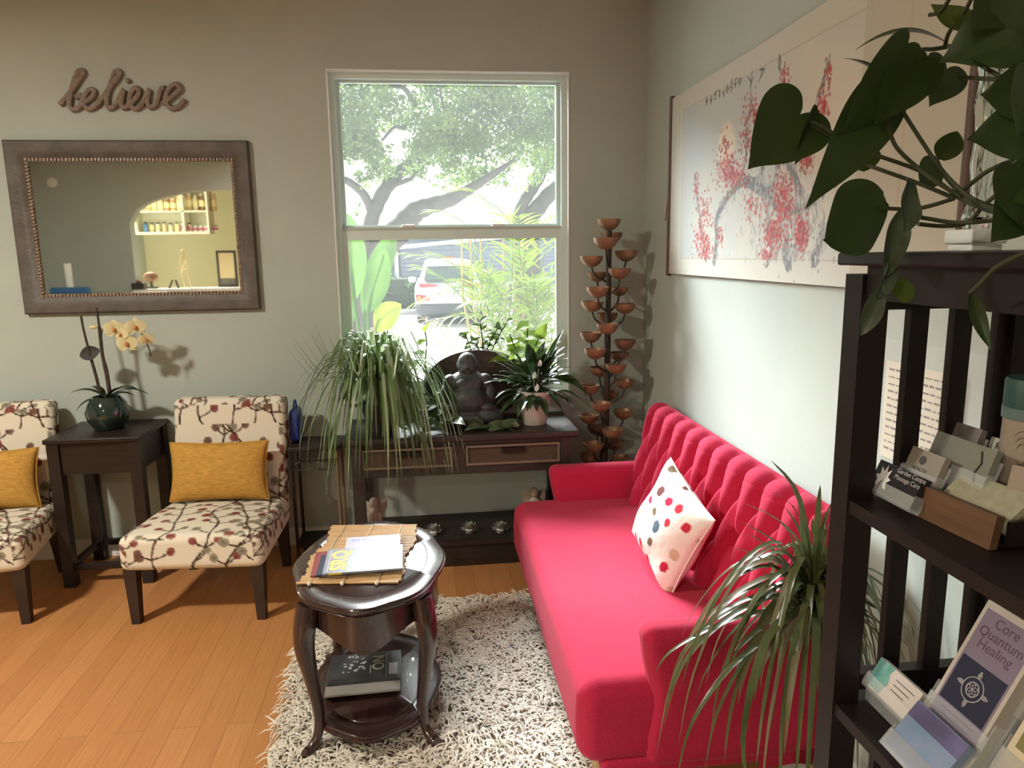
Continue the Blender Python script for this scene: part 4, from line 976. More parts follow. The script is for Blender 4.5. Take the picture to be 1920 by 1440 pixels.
for (px, y_) in ((868, 6.0), (885, 6.1), (903, 5.9), (945, 6.1), (965, 6.2), (980, 6.0)):
    mb = MB(); a = PX(px, 560, y=y_); mb.tube([L_(base+V((a.x-base.x, y_-base.y, 0))*0.3), L_((a.x*0.8+base.x*0.2, y_, 0.6)), L_(a), L_(a+V((0.0, 0, 0.55)))], [0.014, 0.012, 0.011, 0.007], n=6); mb.build('cane', CANE, t)
for (tip, mid, y_) in (((735, 655), (800, 600), 5.3), ((770, 640), (830, 610), 5.5), ((700, 615), (790, 615), 5.4)):
    m1 = PX(*mid, y=y_); tp = PX(*tip, y=y_); frond([base, base.lerp(m1, 0.6), m1, tp], 0.20, 13, t, PALMD, 0.010)
BOP = leafmat('paradise_leaf', (0.055, 0.12, 0.022), (0.09, 0.16, 0.03), 0.4, 0.4, 3); BOPY = leafmat('paradise_leaf_yellow', (0.22, 0.26, 0.02), (0.27, 0.30, 0.03), 0.4, 0.5, 3)
t = thing('bird_of_paradise_plant', 'paddle-leaved tropical plant outside, by the edge of the lower pane', 'plant', (-0.36, 5.1, GZ+0.02)); inv = V((-0.36, 5.1, GZ+0.02))
for (b_, tp, w_, y0_, y1_, m_, nr) in (((684, 590), (742, 428), 0.19, 5.15, 5.3, BOP, (-0.35, -1, 0.1)), ((690, 585), (722, 465), 0.17, 5.0, 5.0, BOP, (0.35, -1, 0.15)), ((664, 560), (652, 400), 0.20, 5.05, 5.2, BOP, (0.2, -1, 0)), ((704, 618), (752, 570), 0.20, 5.05, 4.95, BOPY, (-0.2, -1, 0.5)), ((655, 620), (640, 520), 0.12, 5.2, 5.3, BOP, (0.5, -1, 0))):
    a = L_(PX(*b_, y=y0_)); e = L_(PX(*tp, y=y1_)); mb = MB(); leaf(mb, a, e, w_, nr, 'oval', fold=0.22, bend=0.04, n=14, wave=0.02)
    o = mb.build('leaf', m_, t, smooth='all'); mb = MB(); mb.tube(catmull([(random.uniform(-0.04, 0.04), 0, 0), (a.x*0.5, a.y*0.5, a.z*0.55), a, a.lerp(e, 0.9)], 5), [0.016]*6+[0.012]*6+[0.005]*4, n=7); mb.build('stem', m_, t)
# ================================================================ things on and around the console
CT = 0.736
def blob(name, balls, mat_, parent, vox=0.006, sm=4):
    mb = MB()
    for (c, r, sc) in balls: mb.ball(c, r, 16, sc)
    o = mb.build(name, mat_, parent, smooth='all')
    m_ = o.modifiers.new('remesh', 'REMESH'); m_.mode = 'VOXEL'; m_.voxel_size = vox; m_.use_smooth_shade = True
    s_ = o.modifiers.new('smooth', 'SMOOTH'); s_.iterations = sm; s_.factor = 0.6
    return o
# spider plant
t = thing('spider_plant', 'large spider plant with long arching striped leaves, on the end of the console', 'plant', (-0.27, 3.86, CT))
mb = MB(); mb.lathe([(0.07, 0), (0.10, 0.13), (0.108, 0.15), (0.098, 0.15), (0.088, 0.12), (0.0, 0.12)], n=24); mb.build('pot', mat('dark_clay', (0.05, 0.045, 0.04), 0.6), t)
SPG = leafmat('spider_leaf_green', (0.09, 0.165, 0.055), (0.17, 0.26, 0.10), 0.35, 0.35, 5, 0.5); SPW = leafmat('spider_leaf_striped', (0.30, 0.40, 0.22), (0.47, 0.54, 0.36), 0.35, 0.4, 5, 0.5)
A, B = MB(), MB(); r = random.Random(8)
for k in range(280):
    a = r.uniform(0, 2*math.pi); out = r.uniform(0.16, 0.42)
    if math.sin(a) > 0.35: out = min(out, 0.20)
    if math.cos(a) < -0.3: out *= 1.15
    up = r.uniform(0.10, 0.34) if k % 4 else r.uniform(0.3, 0.46); drop = r.uniform(0.05, 0.50)*(1 if k % 4 else 0.2)
    if math.sin(a) > 0.2: drop = min(drop, 0.06)
    d = V((math.cos(a), math.sin(a), 0)); b = V((d.x*0.03, d.y*0.03, 0.13)); h_ = up*0.55+0.08
    if k % 4 == 0: out *= 0.8
    pts = [b, b+d*out*0.22+V((0, 0, h_)), b+d*out*0.55+V((0, 0, up*0.75+0.06)), b+d*out*0.85+V((0, 0, up*0.55-drop*0.35)), b+d*out*1.0+V((r.uniform(-0.02, 0.02), 0, up*0.2-drop*1.05))]
    if k % 4 == 0: pts[4] = b+d*out*1.3+V((0, 0, up*1.0))
    lim = 0.235 if d.y > 0 else 9
    pts = [V((p.x, min(p.y, lim), max(p.z, -0.19 if (abs(p.x) > 0.19 or p.y < -0.27) else 0.012))) for p in pts]
    pts = [p if p.z > 0.01 or p.y < -0.275 or p.x < -0.30 else V((p.x, min(p.y, -0.285), p.z)) for p in pts]
    blade(A if r.random() < 0.55 else B, pts, r.uniform(0.013, 0.025), (0.2*d.x, 0.2*d.y, 1), k=3)
A.build('leaves', SPG, t, smooth='all'); B.build('striped_leaves', SPW, t, smooth='all')
# peace lily
t = thing('peace_lily', 'peace lily with dark glossy leaves and white spathes in a pale pot, on the console', 'plant', (0.565, 3.85, CT))
POT = mat('pale_blush_pot', (0.60, 0.54, 0.46), 0.6, bump=0.1, bscale=40)
mb = MB(); mb.lathe([(0.062, 0), (0.066, 0.004), (0.092, 0.168), (0.097, 0.170), (0.097, 0.188), (0.088, 0.188), (0.084, 0.16), (0.0, 0.15)], n=28); mb.build('pot', POT, t)
LIL = leafmat('peace_lily_leaf', (0.02, 0.045, 0.018), (0.05, 0.085, 0.03), 0.18, 0.15, 8, 0.7); A = MB(); S_ = MB(); r = random.Random(3)
for k in range(120):
    a = r.uniform(0, 2*math.pi); el = r.uniform(-0.35, 1.2); ln = r.uniform(0.11, 0.24); d = V((math.cos(a)*math.cos(el), math.sin(a)*math.cos(el)*(0.7 if math.sin(a) > 0 else 1), math.sin(el)))
    b = V((d.x*0.05, d.y*0.05, 0.20+max(0, d.z)*0.05)); e = b+d*ln*1.05; e.z -= 0.06*(1-max(0, el))
    if e.y > 0.25: e.y = 0.25
    if e.z < 0.05: e.z = 0.05
    leaf(A, b+(e-b)*0.28, e, r.uniform(0.032, 0.056), (-(d.x)*0.5, -d.y*0.5, 1), 'lance', fold=0.3, bend=r.uniform(0.05, 0.15)); S_.tube([(d.x*0.02, d.y*0.02, 0.15), b, b+(e-b)*0.3], 0.0025, n=5)
for (tp, w_) in (((1057, 617), 0.05), ((1048, 650), 0.04)):
    e = PX(*tp, y=3.86)-V((0.565, 3.85, CT)); leaf(A, V((0.05, 0, 0.25)), e, w_, (-1, -0.6, 0.3), 'lance', fold=0.3, bend=0.05)
e = PX(1100, 742, y=3.82)-V((0.565, 3.85, CT)); leaf(A, V((0.08, -0.02, 0.25)), e, 0.075, (0.3, -0.6, 1), 'lance', fold=0.2, bend=0.2)
A.build('leaves', LIL, t, smooth='all'); S_.build('petioles', LIL, t, smooth='all')
SPA = mat('white_spathe', (0.80, 0.80, 0.74), 0.4, transl=0.2)
for (px, py) in ((1006, 727), (1001, 704), (1011, 682)):
    mb = MB(); p = PX(px, py, y=3.74)-V((0.565, 3.85, CT)); leaf(mb, p+V((0, 0.01, -0.022)), p+V((0.006, 0, 0.022)), 0.024, (0, -1, 0.2), 'oval', fold=0.5); mb.tube([p+V((0, 0.01, -0.022)), (0, -0.02, 0.16)], 0.0015, n=5); mb.build('flower', SPA, t)
# dark round tray leaning on the window sill
t = thing('round_tray', 'dark brown round tray leaning against the window behind the seated statue', 'tray', (0.265, 4.05, CT), rot=(math.radians(-5), 0, 0))
mb = MB(); Rm = Matrix.Translation((0, 0, 0.198)) @ Matrix.Diagonal((1.28, 1, 0.83, 1)) @ Matrix.Rotation(math.pi/2, 4, 'X')
mb.lathe([(0.0, 0.0), (0.20, 0.0), (0.222, -0.006), (0.232, -0.02), (0.236, -0.016), (0.226, 0.004), (0.20, 0.010), (0.0, 0.010)][::-1], n=48, M=Rm); mb.build('tray', mat('dark_lacquered_basket', (0.055, 0.035, 0.028), 0.55, var=0.3, vscale=30), t, smooth=True)
# seated statue
t = thing('seated_statue', 'dark stone statue of a round seated laughing monk, in front of the window', 'statue', (0.205, 3.90, CT))
STO = mat('dark_basalt', (0.045, 0.047, 0.046), 0.5, var=0.2, vscale=20, bump=0.2, bscale=70)
bl = [((0.0, 0.0, 0.345), 0.052, (1, 1, 1.05)), ((0, -0.012, 0.322), 0.047, (1.12, 0.95, 0.75)), ((-0.052, 0.0, 0.325), 0.013, (0.7, 0.8, 1.7)), ((0.052, 0.0, 0.325), 0.013, (0.7, 0.8, 1.7)), ((0, 0, 0.28), 0.045, (1.2, 1, 0.9)), ((0, 0.01, 0.22), 0.095, (1.15, 0.85, 0.85)),
      ((-0.095, 0, 0.235), 0.042, (1, 1, 1.1)), ((0.095, 0, 0.235), 0.042, (1, 1, 1.1)), ((-0.12, -0.01, 0.165), 0.038, (0.9, 1, 1.7)), ((0.12, -0.01, 0.165), 0.038, (0.9, 1, 1.7)), ((-0.095, -0.07, 0.105), 0.030, (1.3, 1.3, 0.8)), ((0.095, -0.07, 0.105), 0.030, (1.3, 1.3, 0.8)),
      ((0, -0.045, 0.14), 0.092, (1.05, 0.9, 0.95)), ((0, -0.05, 0.225), 0.05, (1.5, 0.6, 0.8)), ((0, -0.01, 0.10), 0.12, (1.22, 0.78, 0.9)), ((-0.10, -0.04, 0.055), 0.062, (1.5, 1.3, 0.8)), ((0.10, -0.04, 0.055), 0.062, (1.5, 1.3, 0.8)), ((0, -0.10, 0.045), 0.045, (1.8, 0.9, 0.8)), ((0, 0.02, 0.05), 0.10, (1.5, 0.9, 0.5)), ((0, -0.055, 0.322), 0.012, (1, 1, 1)), ((-0.022, -0.043, 0.31), 0.017, (1, 1, 0.9)), ((0.022, -0.043, 0.31), 0.017, (1, 1, 0.9)), ((0, -0.038, 0.293), 0.015, (1.6, 1, 0.8))]
blob('figure', bl, STO, t, 0.005, 5)
mb = MB(); mb.rbox((0, 0, 0.011), (0.30, 0.19, 0.022), 0.01, n=2, seg=3); mb.build('plinth', STO, t, weld=1e-5)
# jade plant on the sill behind the statue, pothos beside it, sprig, trailing pothos
JAD = leafmat('jade_leaf', (0.055, 0.10, 0.03), (0.13, 0.20, 0.05), 0.35, 0.3, 10); POTH = leafmat('pothos_leaf_light', (0.15, 0.25, 0.03), (0.26, 0.36, 0.06), 0.4, 0.45, 8)
POTD = leafmat('pothos_leaf_dark', (0.045, 0.08, 0.03), (0.10, 0.14, 0.06), 0.3, 0.25, 10); BST = mat('green_stem', (0.07, 0.10, 0.04), 0.6)
SILLZ = WZ0+0.005
def potplant(name, label, cat_, base, potr, poth, potm, stems, lm, shape, lw, ll, n_, seed, spread=0.6):
    t = thing(name, label, cat_, base); mb = MB(); mb.lathe([(potr*0.8, 0), (potr, poth), (potr*1.05, poth), (potr*0.92, poth*0.97), (potr*0.85, poth*0.8), (0, poth*0.8)], n=20); mb.build('pot', potm, t)
    r = random.Random(seed); A = MB(); S_ = MB(); inv = V(base)
    for st in stems:
        C = catmull([(0, 0, poth*0.8)]+[p-inv for p in st], 5); S_.tube(C, [0.004]*len(C), n=6)
        for k in range(n_):
            q = int(2+(len(C)-3)*k/(n_-1)); p = C[min(len(C)-1, q)]; a = r.uniform(0, 6.28); d = V((math.cos(a), math.sin(a)*0.6-0.15, r.uniform(-0.3, 0.8))).normalized()
            leaf(A, p, p+d*ll*r.uniform(0.7, 1.1), lw*r.uniform(0.75, 1.1), (0.2*r.uniform(-1, 1), -0.6, 1), shape, fold=0.2, bend=0.1, n=6)
    A.build('leaves', lm, t, smooth='all'); S_.build('stems', BST, t, smooth='all'); return t
SMP = mat('small_dark_pot', (0.07, 0.06, 0.055), 0.5)
potplant('jade_plant', 'small-leaved jade plant rising behind the head of the statue', 'plant', (0.30, 4.155, SILLZ), 0.045, 0.07, SMP, [[PX(885, 660, y=4.13), PX(872, 625, y=4.11)], [PX(905, 650, y=4.11), PX(900, 605, y=4.1)], [PX(915, 650, y=4.1), PX(935, 612, y=4.1)], [PX(900, 660, y=4.12), PX(885, 640, y=4.08)], [PX(925, 650, y=4.12), PX(950, 605, y=4.1)]], JAD, 'oval', 0.036, 0.062, 14, 5)
potplant('pothos_plant', 'pothos with light green heart leaves behind the peace lily', 'plant', (0.55, 4.155, SILLZ), 0.045, 0.075, SMP, [[PX(975, 680, y=4.12), PX(955, 625, y=4.08)], [PX(985, 670, y=4.1), PX(990, 610, y=4.06)], [PX(990, 680, y=4.1), PX(1012, 630, y=4.06)], [PX(975, 690, y=4.1), PX(935, 665, y=4.05)]], POTH, 'heart', 0.085, 0.12, 8, 9)
potplant('leafy_sprig', 'thin sprig with round light green leaves beside the spider plant', 'plant', (0.02, 4.155, SILLZ), 0.035, 0.06, SMP, [[PX(798, 690, y=4.12), PX(800, 645, y=4.08), PX(797, 622, y=4.08)], [PX(770, 700, y=4.1), PX(755, 675, y=4.08)]], POTH, 'oval', 0.055, 0.085, 5, 13)
t = thing('trailing_pothos', 'trailing pothos vine with dark leaves lying in front of the statue', 'plant', (0.05, 3.78, CT))
A = MB(); S_ = MB(); r = random.Random(21); inv = V((0.05, 3.78, CT))
C = catmull([(-0.16, 0.05, 0.08), (-0.12, 0.0, 0.06), (-0.02, -0.04, 0.03), (0.06, -0.05, 0.06), (0.16, -0.05, 0.045), (0.27, -0.06, 0.02), (0.36, -0.05, 0.015)], 6); S_.tube(C, 0.0028, n=6)
C2 = catmull([(-0.12, 0.10, 0.012), (-0.09, 0.10, 0.16), (0.0, 0.05, 0.14), (0.03, 0.02, 0.10)], 6); S_.tube(C2, 0.0028, n=6)
C3 = catmull([(-0.2, 0.06, 0.02), (-0.12, 0.02, 0.12), (-0.05, 0.0, 0.11), (0.03, -0.04, 0.04)], 6); S_.tube(C3, 0.0028, n=6)
for C_ in (C, C2, C3):
    for k, p in enumerate(C_[::2 if C_ is C3 else 3]):
        a = r.uniform(-2.8, 0.3); d = V((math.cos(a), math.sin(a)*0.5, r.uniform(-0.1, 0.6))).normalized(); ln = r.uniform(0.075, 0.125); e = p+d*ln; e.z = max(0.008, e.z)
        leaf(A, p, e, ln*0.62, (r.uniform(-0.3, 0.3), -0.7, 1), 'heart', fold=0.15, bend=0.1, n=7)
A.build('leaves', POTD, t, smooth='all'); S_.build('vine', BST, t, smooth='all')
t = thing('stick_mat', 'little mat of pale twigs lying between the statue and the pale pot', 'mat', (0.40, 3.80, CT), rz=0.1)
mb = MB()
for k in range(12): mb.tube([(-0.06+0.011*k, -0.06+0.004*(k % 3), 0.012), (-0.055+0.011*k, 0.055, 0.016)], 0.0042, n=6)
mb.build('twigs', mat('pale_twigs', (0.62, 0.52, 0.36), 0.6), t)
WCER = mat('white_ceramic', (0.75, 0.77, 0.76), 0.25)
t = thing('white_cup', 'small white cup standing on the window sill beside the statue', 'cup', (0.435, 4.115, SILLZ)); mb = MB(); mb.lathe([(0.025, 0), (0.045, 0.05), (0.05, 0.075), (0.046, 0.075), (0.04, 0.05), (0, 0.01)], n=20); mb.build('cup', WCER, t)
# lotus tea-light holders and angels on the lower shelf
LOT = mat('frosted_lotus_glass', (0.30, 0.30, 0.25), 0.4); z_ = 0.146
def lotus(px, label):
    p = PX(px, 997, z=z_); p.y = min(p.y, 3.80); t = thing('lotus_candle_holder', label, 'candle holder', (p.x, p.y, z_), group='lotus candle holders'); A = MB()
    for ring, (n_, el, ln) in enumerate(((9, 0.25, 0.055), (8, 0.75, 0.055), (6, 1.15, 0.05))):
        for k in range(n_):
            a = 2*math.pi*(k+0.5*ring)/n_; d = V((math.cos(a)*math.cos(el), math.sin(a)*math.cos(el), math.sin(el))); leaf(A, d*0.012+V((0, 0, 0.008)), d*ln+V((0, 0, 0.012)), 0.026, (-d.x, -d.y, 1.2), 'oval', fold=0.4, bend=-0.1, n=5)
    A.build('petals', LOT, t, smooth='all'); mb = MB(); mb.lathe([(0.02, 0), (0.022, 0.012), (0.018, 0.024), (0, 0.024)], n=14); mb.build('cup', WCER, t)
lotus(813, 'lotus candle holder nearest the oval table, on the low shelf of the console'); lotus(880, 'middle one of three lotus candle holders on the console low shelf'); lotus(938, 'lotus candle holder nearest the sofa, on the console low shelf')
def angel(x, y, s, label, m_):
    t = thing('angel_figurine', label, 'figurine', (x, y, z_)); k = s
    blob('figure', [((0, 0, 0.05*k), 0.045*k, (1.1, 1, 1)), ((0, 0, 0.10*k), 0.035*k, (0.95, 0.8, 1.3)), ((-0.025*k, -0.02*k, 0.10*k), 0.014*k, (1, 1, 2)), ((0.025*k, -0.02*k, 0.10*k), 0.014*k, (1, 1, 2)), ((0, -0.03*k, 0.038*k), 0.03*k, (1.4, 1, 0.8)), ((0, 0, 0.165*k), 0.024*k, (1, 1, 1.1))], m_, t, 0.004, 3)
    mb = MB()
    for s_ in (-1, 1): leaf(mb, (s_*0.008, 0.02*k, 0.09*k), (s_*0.055*k, 0.035*k, 0.17*k), 0.05*k, (0, -1, 0.1), 'oval', fold=0.1, bend=0.1)
    mb.build('wings', m_, t, smooth='all')
ANG = mat('blush_plaster', (0.42, 0.34, 0.28), 0.8); angel(-0.325, 3.83, 1.15, 'pale blush angel figurine at the spider plant end of the low shelf', ANG); angel(0.56, 3.86, 1.15, 'pale angel figurine at the sofa end of the low shelf', ANG)
# slim stand with iron scrolls, blue bag
IRON = mat('wrought_iron', (0.035, 0.028, 0.026), 0.5, metal=0.3); CANEB = mat('bamboo_pole', (0.20, 0.13, 0.075), 0.5)
t = thing('wire_stand', 'slim stand with dark top and iron scrollwork, between chair and console', 'stand', (-0.625, 3.93, 0))
mb = MB(); mb.rbox((0, 0, 0.655), (0.27, 0.24, 0.025), 0.005, n=2, seg=2); mb.build('stand_top', DARK, t, weld=1e-5)
mb = MB(); mb.b2((-0.08, -0.115, 0.605), (0.03, -0.09, 0.643)); mb.b2((-0.12, -0.11, 0.585), (0.12, -0.10, 0.592)); mb.build('crossbar', DARK, t, smooth=False)
mb = MB()
for s in (-1, 1):
    mb.tube([(s*0.055+0.05*math.cos(a)*s, -0.105, 0.56+0.024*math.sin(a)) for a in np.linspace(-2.6, 2.6, 18)], 0.003, n=6)
mb.build('scrollwork', IRON, t)
for s, ys in ((1, -0.10), (1, 0.10), (-1, -0.10), (-1, 0.10)):
    mb = MB(); mb.tube([(s*0.118, ys, 0), (s*0.118, ys, 0.645)], 0.009, n=8); mb.build('leg', CANEB if s > 0 else DARK, t)
mb = MB(); mb.b2((-0.125, -0.105, 0.10), (0.125, 0.105, 0.115)); mb.build('stand_shelf', DARK, t, smooth=False)
t = thing('blue_bag', 'deep blue soft bag standing on the slim stand behind the chair', 'bag', (-0.735, 3.98, 0.668)); mb = MB()
mb.rbox((0, 0, 0.09), (0.06, 0.14, 0.18), 0.025, n=3, seg=4, fn=lambda p: V((p.x*(1-0.9*(p.z+0.09)), p.y, p.z))); mb.build('body', mat('blue_nylon', (0.03, 0.05, 0.30), 0.5, bump=0.4, bscale=25), t, weld=1e-5)
mb = MB(); mb.tube([(0, -0.04+0.04*(1-math.cos(a)), 0.172+0.05*math.sin(a)) for a in np.linspace(0, math.pi, 12)], 0.005, n=6); mb.build('handle', bpy.data.materials['blue_nylon'], t)
# tall sculpture of branching bowls
BW = mat('bronze_bowl', (0.34, 0.19, 0.10), 0.42, metal=0.3, color2=(0.22, 0.115, 0.065), vscale=16); BWI = mat('dark_bronze', (0.05, 0.035, 0.03), 0.5, metal=0.4)
t = thing('bowl_sculpture', 'tall sculpture of small bronze bowls on curved branches, in the corner', 'sculpture', (0.99, 3.92, 0)); inv = V((0.99, 3.92, 0))
mb = MB(); st = [V((0.0, 0, 0.0))]+[PX(1060+x/2.824, 390+y/2.824, y=3.92)-inv for x, y in ((205, 1340), (215, 1100), (220, 900), (224, 640), (228, 450), (230, 260), (232, 120))]
mb.tube(catmull(st, 4), [0.022]*8+[0.018]*8+[0.015]*(4*7+1-16), n=10); mb.build('stem', BWI, t)
mb = MB(); mb.lathe([(0.15, 0), (0.15, 0.015), (0.05, 0.04), (0.02, 0.10)], n=24); mb.build('base', BWI, t)
bowls = [(232, 85, 118, 0), (245, 155, 110, 1), (215, 185, 125, -1), (322, 250, 118, 0), (139, 280, 116, 0), (287, 345, 118, -1), (170, 362, 104, 1), (172, 443, 116, -1), (285, 440, 95, 1), (143, 518, 116, 0), (316, 530, 113, 0), (222, 580, 110, 1), (224, 638, 115, -1), (135, 682, 112, 0), (314, 722, 113, 0), (158, 770, 112, -1), (285, 785, 100, 1), (268, 850, 108, -1), (182, 865, 108, 1), (312, 933, 104, 0), (130, 958, 105, 0), (235, 992, 95, 1), (188, 1052, 108, -1), (126, 1115, 104, 0), (307, 1092, 106, 0), (168, 1175, 105, 1), (250, 1192, 115, -1), (262, 1255, 105, 1), (150, 1268, 110, -1), (130, 1325, 110, 0), (290, 1335, 104, 0), (210, 1400, 110, -1), (140, 1450, 108, 0), (290, 1460, 108, 0)]
for (x, y, w_, s) in bowls:
    c = PX(1060+x/2.824, 390+y/2.824, y=3.92+0.085*s)-inv; R_ = w_/2.824/2*(3.92+0.085*s)/1359*1.02*1.03
    mb = MB(); mb.lathe([(0.0, -R_*0.55), (R_*0.35, -R_*0.50), (R_*0.72, -R_*0.25), (R_*0.95, R_*0.10), (R_, R_*0.42), (R_*0.94, R_*0.42), (R_*0.86, R_*0.10), (R_*0.6, -R_*0.2), (0, -R_*0.42)], c, n=20)
    o = mb.build('bowl', BW, t)
    if abs(x-228) > 25 or s:
        zb = c.z-R_*0.5; tx = (228-x)/abs(228-x+0.1); mb = MB(); e = V((np.interp(c.z, [q.z for q in st], [q.x for q in st]), 0, max(0.02, zb-0.09)))
        mb.tube(catmull([V((c.x, c.y, zb)), V((c.x*0.8+e.x*0.2, c.y*0.85, zb-0.045)), e], 6), 0.0055, n=7); mb.build('branch', BWI, t)
# ================================================================ scroll painting on the side wall
XS = XR-0.012
yA, yB = 3.655, 1.60; zA, zB = 1.545, 2.40            # far end, near end, bottom, top
t = thing('scroll_painting', 'wide unrolled scroll painting of red plum blossom, on the wall above the sofa', 'painting', (XS, yA, zA))
def W2(px, py):                                        # wall coordinates (along, up) of a photo pixel
    p = PX(px, py, x=XS); return (yA-p.y, p.z-zA)
SW, SH = yA-yB, zB-zA
R = Raster(SW, SH, 0.0034, (0.57, 0.535, 0.455)); r = random.Random(12)
R.rect(0.05, 0.0, SW, SH, (0.62, 0.57, 0.49)); R.rect(0, 0, 0.10, SH, (0.555, 0.56, 0.50))
x0, z0 = 0.165, 0.078; x1, z1 = 1.62, SH-0.085
R.rect(x0-0.012, z0-0.01, x1+0.03, z1+0.012, (0.62, 0.62, 0.55)); R.rect(x0, z0, x1, z1, (0.50, 0.53, 0.50))
for k in range(240):                                    # washes of blue and cream
    x, y = r.uniform(x0, x1), r.uniform(z0, z1); c = (0.40, 0.47, 0.49) if r.random() < (0.65 if x < x0+0.95 else 0.12) else (0.62, 0.58, 0.48)
    R.disc(x, y, r.uniform(0.06, 0.16), r.uniform(0.05, 0.12), c, 0.16, r.random()*3, 0.9)
R.rect(0, 0, x0-0.003, SH, (0.555, 0.56, 0.50)); R.rect(0, 0, SW, z0-0.003, (0.555, 0.56, 0.50)); R.rect(0, z1+0.003, SW, SH, (0.54, 0.545, 0.48)); R.rect(x1+0.003, 0, SW, SH, (0.475, 0.46, 0.38))
R.line([(x1+0.2, 0), (x1+0.2, SH)], 0.012, (0.47, 0.41, 0.32)); R.line([(x1+0.03, 0), (x1+0.03, SH)], 0.006, (0.48, 0.43, 0.35)); R.line([(x0-0.05, 0.03), (x0-0.05, SH-0.03)], 0.004, (0.52, 0.48, 0.41))
for (a, b) in (((x0, z0), (x1, z0)), ((x0, z0), (x0, z1)), ((x0, z1), (x1, z1))): R.line([a, b], 0.004, (0.42, 0.38, 0.30))
mx, my = W2(1362, 275); R.disc(mx, my, 0.085, 0.095, (0.70, 0.63, 0.49), 0.9, 0, 0.15)
INK = (0.07, 0.075, 0.08); INK2 = (0.19, 0.205, 0.21)
def brush(pts, w0, w1, c=INK2, a=0.85):
    P = catmull([(p[0], p[1], 0) for p in [W2(*q) for q in pts]], 6); n = len(P)
    for i in range(n-1): R.line([(P[i].x, P[i].y), (P[i+1].x, P[i+1].y)], w0+(w1-w0)*i/n+r.uniform(0, 0.003), c, a)
    for k in range(n):
        p = P[k]; [R.disc(p.x+r.gauss(0, 0.5)*w0, p.y+r.gauss(0, 0.5)*w0, r.uniform(0.004, 0.012), 0.003, r.choice((INK, INK2, (0.5, 0.52, 0.5))), 0.75, 1.2+r.random()) for _ in range(7)]
brush([(1340, 490), (1345, 450), (1345, 410), (1365, 370), (1395, 340), (1420, 345), (1445, 370)], 0.035, 0.03); brush([(1395, 340), (1430, 360), (1470, 395), (1500, 400)], 0.03, 0.04)
brush([(1480, 495), (1475, 450), (1490, 400), (1500, 360), (1480, 300), (1465, 260)], 0.05, 0.03); brush([(1500, 400), (1530, 370), (1560, 330), (1585, 295)], 0.035, 0.012); brush([(1530, 490), (1545, 440), (1575, 440)], 0.04, 0.02)
brush([(1390, 340), (1400, 290), (1400, 240), (1410, 190)], 0.018, 0.006); brush([(1325, 490), (1318, 440), (1310, 380), (1305, 330)], 0.012, 0.004); brush([(1455, 330), (1470, 240), (1468, 170), (1462, 110)], 0.016, 0.006)
brush([(1500, 300), (1525, 220), (1545, 160), (1560, 110)], 0.012, 0.004); brush([(1440, 495), (1450, 470), (1500, 460)], 0.02, 0.01); brush([(1420, 345), (1430, 320), (1420, 280)], 0.04, 0.02, (0.36, 0.38, 0.37)); brush([(1450, 450), (1440, 400), (1450, 350)], 0.03, 0.02, (0.34, 0.36, 0.36))
for k in range(900):
    px, py = 1478+r.gauss(0, 38), 430+r.gauss(0, 45)
    if py < 330 and r.random() < 0.6: continue
    x, y = W2(px, py)
    if x0+0.01 < x < x1 and z0 < y < z1: R.disc(x, y, r.uniform(0.003, 0.006), r.uniform(0.006, 0.022), r.choice((INK2, (0.30, 0.31, 0.31), (0.40, 0.41, 0.40), (0.60, 0.60, 0.56))), 0.6, r.uniform(-0.5, 0.5))
for (px, py, rx, ry, n_) in ((1320, 400, 14, 40, 70), (1318, 450, 16, 38, 110), (1325, 470, 14, 20, 60), (1308, 350, 6, 40, 30), (1365, 320, 22, 40, 150), (1378, 330, 20, 22, 90), (1362, 265, 10, 30, 30), (1400, 250, 12, 70, 60), (1415, 215, 10, 40, 40), (1415, 390, 26, 26, 50), (1470, 380, 24, 60, 220), (1450, 440, 18, 26, 120), (1505, 440, 14, 30, 110), (1515, 290, 14, 36, 100), (1545, 200, 12, 40, 60), (1558, 140, 6, 30, 20), (1475, 160, 10, 40, 45), (1500, 250, 12, 40, 50), (1570, 330, 14, 24, 50), (1590, 470, 14, 30, 40), (1440, 480, 14, 12, 40), (1350, 440, 8, 20, 30)):
    for k in range(int(n_*1.8)):
        x, y = W2(px+r.gauss(0, 0.5)*rx, py+r.gauss(0, 0.5)*ry)
        if x0 < x < x1 and z0 < y < z1:
            s = r.uniform(0.0035, 0.0085); R.disc(x, y, s, s*0.8, r.choice([(0.42, 0.04, 0.045), (0.50, 0.09, 0.08), (0.30, 0.04, 0.05), (0.50, 0.19, 0.16), (0.28, 0.12, 0.11)]), 0.85, r.random()*3)
def glyph(x, y, s):
    for k in range(4):
        a = r.choice((0, 1.57, 0.8, -0.8))+r.uniform(-0.2, 0.2); l_ = s*r.uniform(0.3, 0.6); cx_, cy_ = x+r.uniform(-0.2, 0.2)*s, y+r.uniform(-0.35, 0.35)*s
        R.line([(cx_-math.cos(a)*l_/2, cy_-math.sin(a)*l_/2), (cx_+math.cos(a)*l_/2, cy_+math.sin(a)*l_/2)], 0.006, INK, 0.85)
for k in range(9): x, y = W2(1327+7.5*k, 190-5*k); glyph(x, y-0.0, 0.045)
for (px, py) in ((1408, 150), (1430, 140)): x, y = W2(px, py); glyph(x, y, 0.085)
SCR = mat('scroll_paper', (0.6, 0.55, 0.5), 0.75, paint=True, bump=0.1, bscale=30)
Ms = frame((0, 0, 0), (0, -1, 0), (0, 0, 1))
sheet('painted_silk', R, Ms, SCR, t, fn=lambda x, y: 0.0035+0.003*math.sin(x*5+0.6)*(0.3+y))
mb = MB(); mb.b2((0.0045, -SW, 0), (0.006, 0, SH)); mb.build('backing_paper', CREAM, t, smooth=False)
ROD = mat('scroll_rod', (0.11, 0.07, 0.06), 0.5)
